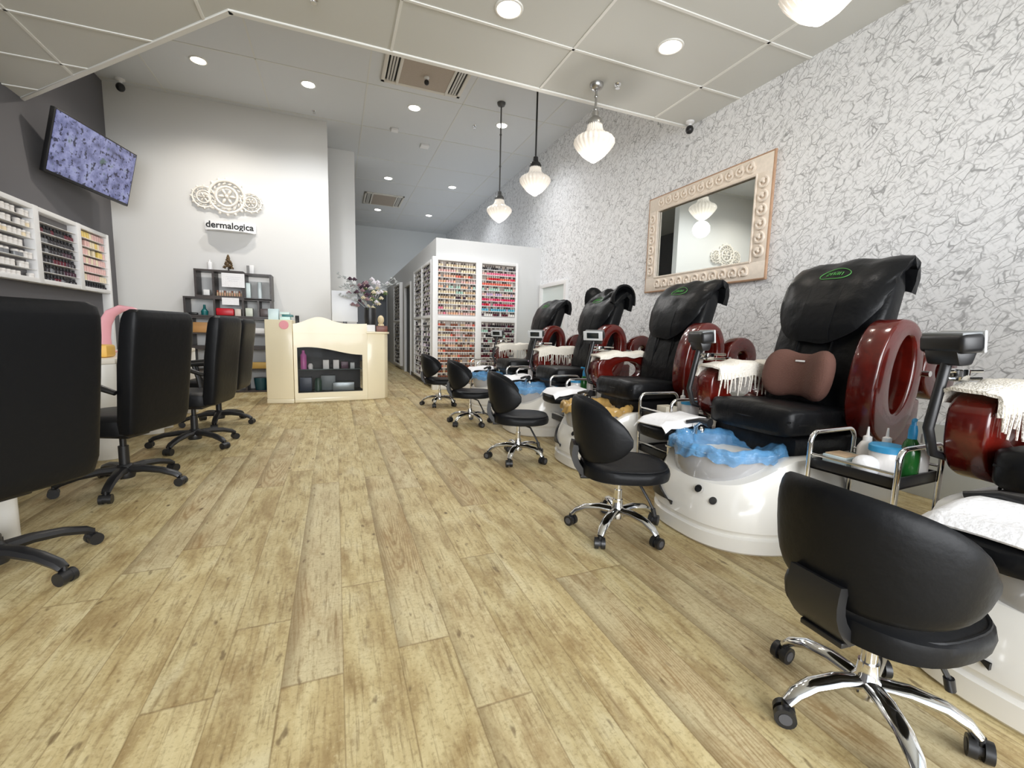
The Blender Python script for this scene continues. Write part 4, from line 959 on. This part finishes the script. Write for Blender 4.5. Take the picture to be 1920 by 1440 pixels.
# ------------------------------------------------------------------ pedicure chairs
X0 = 2.6                                   # local x = world x - X0, chair faces -x
def pedi_chair():
    t = thing('pedicure_chair', '', 'pedicure chair', (X0, 0, 0), 0, 'massage pedicure chairs along the wallpaper')
    L = lambda x: x-X0
    # white tub base
    b = MB(); n = 64
    def foot(k, off=0): return sq((.72+off)*k, (.44+off)*k, n, 2.8, (L(2.42), 0))
    def ztop(x, y): return .315+.125*sstep(x, L(1.74), L(2.12))+.03*sstep(abs(y), .15, .4)*sstep(x, L(1.8), L(2.1))
    rings = []
    for z, off in ((0, -.012), (.012, 0), (.078, 0), (.088, -.016), (.1, -.012), (.115, 0)):
        rings.append([(x, y, z) for x, y in foot(1, off)])
    for s_ in (.35, .7, .92, 1.0):
        rings.append([(x, y, .115+(ztop(x, y)-.115)*s_) for x, y in foot(1, -.05*s_**2)])
    for k_ in (.94, .8, .62, .45):
        rings.append([(x, y, ztop(x, y)+.006-(.0 if k_ > .7 else .02)) for x, y in foot(k_, -.05)])
    b.loft(rings).build('tub_base', GLOSSW, t)
    # bowl, black inset, buttons, faucet
    bc = (L(1.99), -.015); bw = MB()
    prof = [(.10, .16), (.17, .20), (.225, .28), (.25, .38), (.262, .462), (.272, .468), (.268, .474), (.25, .47), (.235, .39), (.205, .29), (.15, .225), (.05, .21)]
    bw.lathe(prof, 40, c=(bc[0], bc[1], 0), sx=1.02, sy=1.02).build('basin', BOWL, t)
    ins = MB()
    ip = []
    def on_tub(a, z): # point on the outer wall at angle a, height z
        x = .72*(1 if cos(a) >= 0 else -1)*abs(cos(a))**(2/2.8)+L(2.42); y = .44*(1 if sin(a) >= 0 else -1)*abs(sin(a))**(2/2.8)
        return V((x, y, z))
    def insf(u, v):
        a = radians(172-60*(1-u)**1.0) if False else radians(126+52*u); zb = .13+.03*u; zt = .14+.19*(1-u)**.8
        p = on_tub(a, zb+(zt-zb)*v); c = V((L(2.42), 0, p.z)); d = (p-c); d.z = 0
        s2 = (p.z-.115)/max(.01, (.34-.115)); return p+d.normalized()*(.006-.05*max(0, min(1, s2))**2)
    ins.sheet(insf, 16, 6, .012); ins.build('control_inset', BLACKPL, t)
    for a, z in ((189, .275), (199, .235)):
        p = on_tub(radians(a), z); d = V((p.x-L(2.42), p.y, .4)).normalized(); q = p-V((p.x-L(2.42), p.y, 0)).normalized()*.028
        MB().cyl(q-d*.008, q+d*.014, .02, 14).build('jet_button', CHROME, t)
    fa = MB(); fx_, fy_ = L(2.02), .235
    fa.cyl((fx_, fy_, .44), (fx_, fy_, .53), .016); fa.tube([(fx_, fy_, .52), (fx_-.01, fy_-.05, .56), (fx_-.01, fy_-.12, .555)], .012, 10); fa.ell((fx_+.05, fy_, .49), (.02, .02, .025)); fa.ell((fx_-.06, fy_+.01, .485), (.02, .02, .025))
    fa.build('tap', CHROME, t)
    sp = MB(); sp.tube([(fx_-.05, fy_+.02, .545), (fx_-.03, fy_-.06, .57), (fx_-.02, fy_-.13, .565)], [.012, .014, .028], 10); sp.build('spray_head', BLACKPL, t)
    # footrest
    fr2 = MB(); rings = []
    for x, w, z, h in ((1.80, .07, .50, .04), (1.82, .13, .495, .08), (1.97, .15, .50, .12), (2.10, .15, .505, .12), (2.20, .12, .52, .08), (2.22, .08, .53, .03)):
        rings.append([(L(x), .40+yy, z-.03+zz) for yy, zz in sq(w, h/2, 20, 3.5)])
    fr2.loft(rings); fr2.build('footrest', LEATHER2, t)
    MB().cyl((L(2.05), .40, .35), (L(2.05), .40, .47), .018).b2((L(1.98), .34, .345), (L(2.12), .44, .36), .004).build('footrest_post', CHROME, t)
    # seat
    se = MB(); rings = []
    def rr(x, hw, z0, z1, e=6): return [(L(x), yy, (z0+z1)/2+zz) for yy, zz in sq(hw, (z1-z0)/2, 32, e)]
    for x, hw, z0, z1 in ((2.14, .20, .57, .64), (2.15, .25, .545, .685), (2.18, .272, .54, .705), (2.4, .278, .54, .70), (2.7, .275, .55, .685), (2.78, .26, .56, .67)): rings.append(rr(x, hw, z0, z1))
    se.loft(rings).build('seat', LEATHER2, t, angle=60)
    sk = MB(); rings = []
    for x, hw, z0, z1 in ((2.20, .24, .43, .52), (2.21, .262, .42, .545), (2.5, .27, .40, .548), (3.0, .27, .40, .56), (3.02, .25, .42, .54)): rings.append(rr(x, hw, z0, z1, 8))
    sk.loft(rings).build('seat_skirt', LEATHER2, t, angle=60)
    MB().tube([V(p) for p in ((L(2.155), -.262, .63), (L(2.143), 0, .625), (L(2.155), .262, .63))], .006, 6).tube([V(p) for p in ((L(2.2), -.27, .615), (L(2.75), -.27, .60))], .006, 6).build('seam', LEATHER2, t)
    # backrest
    bk = MB(); rings = []
    for x, z, w, d in ((2.66, .60, .24, .12), (2.67, .66, .275, .17), (2.72, .85, .29, .2), (2.77, 1.0, .30, .2), (2.83, 1.2, .302, .19), (2.89, 1.36, .295, .17), (2.93, 1.45, .27, .12), (2.945, 1.475, .22, .06)):
        tx, tz = .35, 1.0; nrm = sqrt(tx*tx+tz*tz); nx_, nz_ = tz/nrm, -tx/nrm
        rings.append([(L(x)+xx*nx_, yy, z+xx*nz_) for xx, yy in sq(d/2, w, 36, 4)])
    bk.loft(rings).build('backrest', LEATHER2, t, angle=60)
    # hood-like head cushion folded over the top
    def hood(u, v):
        s_ = u*2-1; w = .30+.015*sin(v*pi)
        lowz = 1.04+.20*abs(s_)**3.2
        arc = [(2.665, 1.04), (2.665, 1.14), (2.70, 1.27), (2.765, 1.39), (2.86, 1.475), (2.93, 1.515), (2.99, 1.505), (3.01, 1.44), (3.01, 1.37)]
        # start further along for the outer edges so that the lower edge is rounded
        t0 = .28*abs(s_)**3; tt = t0+(1-t0)*v
        q = tt*(len(arc)-1); i = min(int(q), len(arc)-2); fr = q-i
        x = arc[i][0]+(arc[i+1][0]-arc[i][0])*fr; z = arc[i][1]+(arc[i+1][1]-arc[i][1])*fr
        curve = abs(s_)**3; y = s_*(w-.01*curve)
        x += .07*curve*(1-v)+ .0; z -= .05*curve*sstep(v, .4, .8)
        z += .006*sin(s_*9+v*4)
        return (L(x), y, z)
    hd = MB(); hd.sheet(hood, 28, 32, .055); hd.build('head_cushion', LEATHER2, t, angle=70)
    hc = kid(t, 'head_cushion')
    MB().sheet(lambda u, v: (lambda p: (p[0]-.031, p[1]*1.0, p[2]-.002))(hood(.5+(u-.5)*.30 + .004*sin(v*9), .02+.42*v)), 1, 10, .004).build('centre_panel', LEATHER, hc)
    lg = MB()
    def onhood(y, dv):  # point a little proud of the hood surface
        u = .5+y/.62; p = V(hood(u, dv)); a = V(hood(u, dv+.02))-p; n_ = V((-a.z, 0, a.x)).normalized(); n_ = n_ if n_.x < 0 else -n_
        return p+n_*.031
    ring = [onhood(.085*cos(k/28*2*pi), .425+.048*sin(k/28*2*pi)) for k in range(28)]
    lg.tube(ring, .0026, 6, True)
    for j, gl in enumerate(('s', 'n', 'a', 'n')):     # stitched letters inside the oval
        c0 = .036-.024*j
        st_ = {'s': [(.4, .5), (-.4, .5), (-.4, 0), (.4, 0), (.4, -.5), (-.4, -.5)][::-1], 'n': [(.4, -.5), (.4, .5), (-.4, .5), (-.4, -.5)], 'a': [(.4, .5), (-.4, .5), (-.4, -.5), (.4, -.5), (.4, 0), (-.4, 0)]}[gl]
        lg.tube([onhood(c0+p[0]*.018, .425+p[1]*.026) for p in st_], .0022, 5)
    lg.build('embroidered_logo', GREEN, hc)
    # lumbar seam ribs
    rb = MB()
    for yy in (-.1, .1): rb.tube([V((L(2.615), yy, .80)), V((L(2.64), yy, .95)), V((L(2.665), yy, 1.05))], .006, 6)
    rb.build('back_piping', LEATHER2, t)
    # raised ring arm (near side) and lowered arm (far side)
    n = 48
    def ellp(cx, cz, a, b_, tilt, e=2): return [(L(cx)+x*sin(tilt)+y*cos(tilt), cz+x*cos(tilt)-y*sin(tilt)) for x, y in sq(a, b_, n, e)]
    MB().ringsweep(ellp(2.70, .85, .325, .195, .17, 2.3), ellp(2.725, .885, .205, .085, .17), -.43, -.295, .014).build('armrest', MAHOG, t, angle=50)
    out = []; inn = []
    for k in range(n):
        a = 2*pi*k/n; c_, s_ = cos(a), sin(a)
        r_ = .34; ox = 2.50+ (.33 if c_ > 0 else .31)*(1 if c_ >= 0 else -1)*abs(c_)**.7
        oz = .735+ (.145*abs(s_)**.55 if s_ > 0 else -.225*abs(s_)**.8)
        out.append((L(ox), oz)); inn.append((L(2.52+.17*c_), .735+.085*s_))
    MB().ringsweep(out, inn, .30, .43, .014).build('armrest', MAHOG, t, angle=50)
    for y0, y1 in ((-.41, -.31), (.31, .41)): MB().ringsweep(ellp(3.12, .90, .165, .165, 0), ellp(3.12, .90, .05, .05, 0), y0, y1, .014).build('arm_pivot', MAHOG, t, angle=50)
    MB().b2((L(2.98), -.395, .845), (L(3.01), -.33, .92), .004).cyl((L(2.95), -.44, .89), (L(2.95), -.30, .89), .016, 12).build('arm_hinge', CHROME, t)
    MB().b2((L(2.78), -.40, .42), (L(2.98), -.30, .75), .02).build('arm_support', MAHOG, t); MB().b2((L(2.72), .30, .42), (L(2.95), .40, .8), .02).build('arm_support', MAHOG, t)
    # remote on its gooseneck
    MB().tube([V(p) for p in ((L(2.34), .40, .58), (L(2.20), .455, .62), (L(2.17), .465, .72), (L(2.20), .462, .86), (L(2.23), .46, .99), (L(2.235), .46, 1.02))], .018, 10).build('gooseneck', BLACKPL, t)
    MB().box((L(2.30), .45, .93), (.06, .05, .05), .006).cyl((L(2.22), .455, .945), (L(2.44), .44, .945), .008, 8).cyl((L(2.22), .455, .915), (L(2.44), .44, .915), .008, 8).build('chrome_clamp', CHROME, t)
    pod = MB(); pod.box((0, 0, 0), (.09, .19, .075), .02, 3, taper=None); pod.prism([(-.045, -.02), (.045, -.02), (.03, -.085), (-.02, -.085)], 'xz', -.07, .07, .01)
    po = pod.build('remote_pod', BLACKPL, t, loc=(L(2.235), .46, 1.055))
    MB().box((-.045, 0, .004), (.012, .18, .085), .005).build('pod_face', M('pod_silver', rgb(196, 198, 198), .35), po)
    MB().box((-.0525, 0, .008), (.006, .11, .052), .002).build('pod_screen', M('pod_screen_dark', rgb(30, 36, 38), .15), po)
    MB().box((0, 0, .036), (.075, .17, .012), .004).build('pod_lid', M('pod_grey', rgb(116, 120, 122), .35), po)
    # cable from arm to floor
    MB().tube([V(p) for p in ((L(2.5), .35, .5), (L(2.46), .40, .3), (L(2.5), .46, .12), (L(2.6), .5, .012))], .006, 6).build('cable', BLACKPL, t)
    return t
pc = pedi_chair()
PC = [(.52, 'pedicure chair cut off by the right photo edge', 2.75), (1.80, 'black pedicure chair with a brown pillow on its seat', 2.9), (3.10, 'black pedicure chair directly below the framed mirror', .75), (4.39, 'rumpled black pedicure chair, next one beyond the mirror', .85), (5.75, 'farthest black pedicure chair, near the white polish rack', .8)]
CH = []; FO = (-.30, 0, .13, .1, .1)
for i, (y, lb, pr_) in enumerate(PC):
    c = place(pc, (X0, y, 0), 0, lb, i == 0); CH.append(c)
    p = kid(c, 'remote_pod'); p.rotation_euler = (0, -.25 if pr_ < 2 else .1, pr_)
    for nm in ('footrest', 'footrest_post'): kid(c, nm).location.y = FO[i]; kid(c, nm).location.x = -.13 if i == 0 else 0

rc = MB()
def rump(u, v):
    s_ = u*2-1; a = v*pi; x = 2.93-.13*cos(a)-X0; z = 1.475+.07*sin(a)-.10*(abs(v-.5)*2)**2
    z += .028*sin(s_*7+1)*sin(a)+.02*sin(s_*13+v*5)+.03*sstep(abs(s_), .55, .95); x += .02*sin(s_*9+v*6)
    return (x, s_*.315, z)
rc.sheet(rump, 36, 14, .02); rc.build('rumpled_cover', LEATHER2, CH[3], angle=80)
# basin liners, towels, pillow
def liner(mat, label, yc, nm='basin_liner'):
    b = MB(); rnd = [random.uniform(-1, 1) for _ in range(200)]
    def fn(u, v):
        a = 2*pi*u; j = int(u*40) % 40
        wob = .012*sin(a*9+v*5)+.009*sin(a*17+1.3)+.006*sin(a*31+v*9)
        if v < .45: s_ = v/.45; r = .15+.085*s_; z = .33+.14*s_
        elif v < .62: s_ = (v-.45)/.17; r = .235+.05*s_; z = .47+.022*sin(s_*pi)+.012*s_
        else: s_ = (v-.62)/.38; r = .285+.006*s_; z = .482-.05*s_
        r += wob*(.35+.3*v); z += .012*sin(a*7+2)*v+.006*sin(a*23)*v
        return (cos(a)*r, sin(a)*r, z)
    b.sheet(fn, 120, 16, .0025, True); o = b.build(nm, mat, loc=(1.99, yc-.015, .006), angle=80); tag(o, label, 'basin liner')
liner(GOLDPL, 'gold plastic liner in the basin cut off at the right, behind the nearest stool', .52)
liner(BLUEPL, 'crumpled blue plastic liner in the basin beside the chair with brown pillow', 1.80)
liner(GOLDPL, 'gold plastic liner in the basin of the chair below the mirror', 3.10)
liner(BLUEPL, 'blue plastic liner in the basin behind the third stool', 4.39)
liner(BLUEPL, 'small distant blue plastic liner in the farthest basin', 5.75)
def arm_towel(yc, label, fringe, seed):
    rnd = random.Random(seed); b = MB()
    y0, y1 = yc+.295, yc+.45
    def fn(u, v):
        x = 2.19+.50*u+.01*sin(v*9)
        path = [(y1+.012, .83), (y1+.006, .885), (y1-.03, .905), (y0+.03, .905), (y0-.008, .893), (y0-.016, .86)]
        q = v*5; i = min(int(q), 4); fr = q-i; y = path[i][0]+(path[i+1][0]-path[i][0])*fr; z = path[i][1]+(path[i+1][1]-path[i][1])*fr
        z += .006*sin(u*11+seed)+.004*sin(u*23+v*7); z -= .03*(1-u)**6
        if fringe and v > .95: z -= .045
        return (x, y, z)
    b.sheet(fn, 24, 20, .014)
    o = b.build('towel', TOWEL, angle=60); tag(o, label, 'towel', 'ivory towels on the chair arms')
    if fringe:
        fb = MB(); n = 17
        for k in range(n):
            x = 2.205+.475*k/(n-1); L_ = rnd.uniform(.05, .11); yy = y0-.018
            fb.tube([V((x, yy, .84)), V((x+rnd.uniform(-.008, .008), yy-.004, .80)), V((x+rnd.uniform(-.012, .012), yy-.004, .80-L_))], [.010, .009, .005], 6, sq=.7)
        fb.build('fringe', TOWEL, o)
arm_towel(.52, 'fringed ivory towel on the chair arm at the right photo edge', 1, 1)
arm_towel(1.77, 'fringed ivory towel beside the brown pillow chair', 1, 2)
arm_towel(3.10, 'smooth ivory towel on the arm of the chair below the mirror', 0, 3)
arm_towel(4.39, 'fringed ivory towel on the arm of the rumpled chair beyond the mirror', 1, 4)
arm_towel(5.75, 'fringed ivory towel on the farthest chair arm, before the polish rack', 1, 5)
pl = thing('lumbar_pillow', 'brown butterfly-shaped lumbar pillow on the black chair seat', 'pillow', (2.50, 1.77, .705), 0)
pl.rotation_euler = (0, .20, -.1)
b = MB(); rings = []
for k in range(25):
    s_ = k/12-1; hh = (.125+.028*sstep(abs(s_), .1, .7))*max(.03, 1-abs(s_)**5)**.5; th = (.035+.04*sstep(abs(s_), .1, .8))*max(.05, 1-abs(s_)**4)**.5
    rings.append([(-.05*abs(s_)**2+xx, s_*.215, .15+zz) for xx, zz in sq(th, hh, 20, 2.6)])
b.loft(rings).build('pillow_body', BROWNF, pl, angle=80)
MB().box((-.036, .0, .225), (.004, .06, .010), .001).build('woven_label', WHITE, pl)
def foot_paper(yc, label):
    b = MB(); y = yc+.40+{.52: -.30, 1.80: 0, 3.10: .13}.get(yc, .1)
    def fn(u, v):
        x = 1.81+.34*u-(.13 if yc < 1 else 0); yy = y-.15+.30*v; z = .540+.018*u-.0; z += .006*sin(u*8+v*3+yc)
        e = max(0, abs(v-.5)-.40)/.1; z -= .035*e; z -= .03*max(0, .12-u)/.12
        return (x, yy, z)
    b.sheet(fn, 16, 16, .008); tag(b.build('paper_towel', PAPERW, angle=60), label, 'towel', 'white paper towels on the footrests')
foot_paper(.52, 'white paper towel over the black footrest at the right photo edge'); foot_paper(1.80, 'white paper towel over the footrest left of the near blue basin'); foot_paper(3.10, 'white paper towel over the footrest of the chair below the mirror'); foot_paper(4.39, 'white paper towel over the footrest behind the third stool'); foot_paper(5.75, 'small white paper towel on the farthest footrest')

# ------------------------------------------------------------------ trolleys
def trolley():
    t = thing('pedicure_trolley', '', 'trolley', (0, 0, 0), 0, 'chrome pedicure trolleys between the chairs')
    for s_ in (-1, 1):
        P_ = []
        for k in range(9): a = pi-k/8*pi/2; P_.append(V((-.12+.05*cos(a), s_*.17, .58+.05*sin(a))))
        for k in range(9): a = pi/2-k/8*pi/2; P_.append(V((.12+.05*cos(a), s_*.17, .58+.05*sin(a))))
        P_ = [V((-.17, s_*.17, .06))]+P_+[V((.17, s_*.17, .06))]
        MB().tube(P_, .011, 10).build('side_rail', CHROME, t)
    for z in (.46, .2):
        b = MB(); b.b2((-.16, -.165, z), (.16, .165, z+.012), .003)
        for s_ in (-1, 1): b.b2((-.16, s_*.16-.005, z), (.16, s_*.16+.005, z+.05), .003); b.b2((s_*.155-.005, -.16, z), (s_*.155+.005, .16, z+.05), .003)
        b.build('tray', BLACKPL, t)
    for z in (.53, .27):
        for s_ in (-1, 1): MB().cyl((s_*.168, -.17, z), (s_*.168, .17, z), .006, 8).build('guard_rail', CHROME, t)
    for sx in (-1, 1):
        for sy in (-1, 1):
            c = MB(); c.cyl((sx*.17, sy*.17-.012, .026), (sx*.17, sy*.17+.012, .026), .026, 14); c.cyl((sx*.17, sy*.17, .03), (sx*.17, sy*.17, .065), .009, 8); c.build('caster', BLACKPL, t)
    return t
tl = trolley(); ZTR = .4725
TR = [(2.22, 1.19, .05, 'chrome trolley crowded with white bottles, left of the cut-off chair'), (2.27, 2.50, -.03, 'chrome trolley between the brown pillow chair and the chair below the mirror'), (2.2, 3.85, 0, 'chrome trolley with green bottle and blue-topped tub, behind the third stool'), (2.2, 5.10, 0, 'chrome trolley with a pump bottle, between the two farthest chairs'), (2.15, 6.55, 0, 'farthest chrome trolley, next to the white polish rack')]
for i, (x, y, rz, lb) in enumerate(TR): place(tl, (x, y, 0), rz, lb, i == 0)
SQB = small_mesh('squeeze_bottle', lambda b: (b.lathe([(.028, 0), (.032, .006), (.032, .09), (.022, .11), (.014, .118)], 14), b.lathe([(.016, .116), (.015, .135), (.006, .14), (.003, .175)], 12, mi=1)), [COLS['white'], COLS['white']])
for v in SQB.vertices: v.co *= 1.12
TUB = small_mesh('tub', lambda b: (b.lathe([(.055, 0), (.06, .006), (.06, .10), (.056, .112)], 18), b.lathe([(.064, .108), (.064, .132), (.058, .138)], 18, mi=1)), [COLS['white'], solid('lid_blue', 60, 156, 208)])
def mk_tall(c1, c2): return lambda b: (b.lathe([(.028, 0), (.031, .005), (.031, .12), (.024, .15), (.013, .17)], 14), b.lathe([(.015, .165), (.015, .2), (.011, .22)], 10, mi=1), b.tube([V((0, 0, .215)), V((0, .0, .24)), V((-.035, 0, .245))], .008, 8, mi=1))
GRB = small_mesh('spray_bottle', mk_tall(0, 1), [solid('bottle_green_glass', 34, 92, 40, .15), solid('cap_blue', 46, 146, 200)])
for v in GRB.vertices: v.co *= 1.08
PMB = small_mesh('pump_bottle', mk_tall(0, 1), [COLS['white'], COLS['lilac']])
BXM = small_mesh('tissue_box', lambda b: b.b2((-.07, -.05, 0), (.07, .05, .05), .003), [COLS['white']])
def item(me, name, loc, label, cat, rz=0):
    o = bpy.data.objects.new(name, me); COL.objects.link(o); o.location = loc; o.rotation_euler.z = rz; return tag(o, label, cat)
def on(i, dx, dy): x, y = TR[i][0]+dx, TR[i][1]+dy; return (x, y, ZTR)
item(SQB, 'squeeze_bottle', on(0, .03, .045), 'white squeeze bottle at the back of the crowded near trolley', 'bottle')
item(SQB, 'squeeze_bottle', on(0, .09, .0), 'white squeeze bottle next to the green spray bottle, wall side', 'bottle')
item(SQB, 'squeeze_bottle', on(0, .095, -.12), 'white squeeze bottle at the right corner of the near trolley', 'bottle')
item(TUB, 'tub', on(0, .0, -.05), 'white tub with blue lid in the middle of the near trolley', 'tub')
item(GRB, 'spray_bottle', on(0, .02, -.125), 'green spray bottle with a blue top on the near trolley', 'bottle', .5)
put(MB().ell((0, 0, .045), (.05, .045, .048), 14, 8, e=.8), 'crumpled_tissue', PAPERW, 'crumpled white tissue at the front of the near trolley', 'tissue', loc=on(0, -.10, -.03))
put(MB().b2((-.06, -.05, 0), (.06, .05, .06), .003).b2((-.05, -.045, .0602), (.05, .045, .066), .001, mi=1), 'wipes_box', [solid('pale_aqua2', 206, 222, 226), solid('tan_card', 196, 170, 140)], 'pale box with tan lid at the far end of the near trolley', 'box', loc=on(0, -.06, .09))
put(MB().lathe([(.035, 0), (.038, .05), (.034, .06)], 14), 'grey_jar', solid('slate_grey', 98, 104, 110), 'slate grey jar between the boxes on the near trolley', 'jar', loc=on(0, -.045, .01))
put(MB().b2((-.05, -.04, 0), (.05, .04, .045), .004), 'sage_box', solid('sage_grey', 150, 166, 158), 'sage grey box behind the slate jar on the near trolley', 'box', loc=on(0, .05, .115))
item(TUB, 'tub', on(1, .08, -.07), 'white tub with blue lid on the trolley left of the near basin', 'tub')
put(MB().b2((-.05, -.05, 0), (.05, .05, .085), .003), 'cream_carton', solid('cream_card2', 226, 218, 200), 'cream carton on the trolley left of the near basin', 'box', loc=on(1, -.04, .03))
item(SQB, 'squeeze_bottle', on(1, .11, .04), 'white squeeze bottle behind the tub left of the near basin', 'bottle')
put(MB().lathe([(.05, 0), (.055, .03), (.055, .05), (.05, .055)], 16), 'white_bowl', WHITE, 'low white bowl on the trolley left of the near basin', 'bowl', loc=on(1, -.09, -.09))
put(MB().b2((-.1, -.09, 0), (.1, .09, .05), .02), 'grey_towels', solid('charcoal_towel', 84, 82, 84, .9), 'folded charcoal towel on the lower tray left of the near basin', 'towel', loc=(TR[1][0], TR[1][1], .2125))
item(TUB, 'tub', on(2, .04, .0), 'white tub with blue lid on the trolley behind the third stool', 'tub')
item(GRB, 'spray_bottle', on(2, .07, -.085), 'green spray bottle on the trolley behind the third stool', 'bottle')
item(SQB, 'squeeze_bottle', on(2, .12, -.11), 'white squeeze bottle beside the farther green spray bottle', 'bottle')
item(BXM, 'tissue_box', on(2, -.07, .07), 'low white box on the trolley behind the third stool', 'box')
item(PMB, 'pump_bottle', on(3, .06, -.06), 'white and lilac pump bottle on the second farthest trolley', 'bottle')
item(BXM, 'tissue_box', on(3, -.05, .06), 'low white box on the trolley beside the pump bottle', 'box')
item(BXM, 'tissue_box', on(4, -.02, .03), 'low white box on the farthest trolley', 'box')

# ------------------------------------------------------------------ light
w = bpy.data.worlds.new('world'); SC.world = w; w.use_nodes = True
bg = w.node_tree.nodes['Background']; bg.inputs[0].default_value = (.80, .88, 1, 1); bg.inputs[1].default_value = 1.2
def area(name, loc, target, sx, sy, power, col):
    l = bpy.data.lights.new(name, 'AREA'); l.shape = 'RECTANGLE'; l.size = sx; l.size_y = sy; l.energy = power; l.color = col
    o = bpy.data.objects.new(name, l); COL.objects.link(o); o.location = loc
    o.rotation_euler = (V(target)-V(loc)).to_track_quat('-Z', 'Y').to_euler(); return o
area('daylight_street', (.35, Y0-5, 3.0), (.35, 4, 1.2), 11, 5.5, 1750, (.97, .985, 1))
vs_ = SC.view_settings
vs_.view_transform = 'Standard'; vs_.look = 'None'; vs_.gamma = 1; vs_.use_curve_mapping = False; vs_.exposure = .22
cy = SC.cycles
cy.max_bounces = 8; cy.diffuse_bounces = 5; cy.glossy_bounces = 4; cy.transmission_bounces = 4; cy.transparent_max_bounces = 8
cy.sample_clamp_indirect = 6; cy.caustics_reflective = False; cy.caustics_refractive = False
cy.use_denoising = True
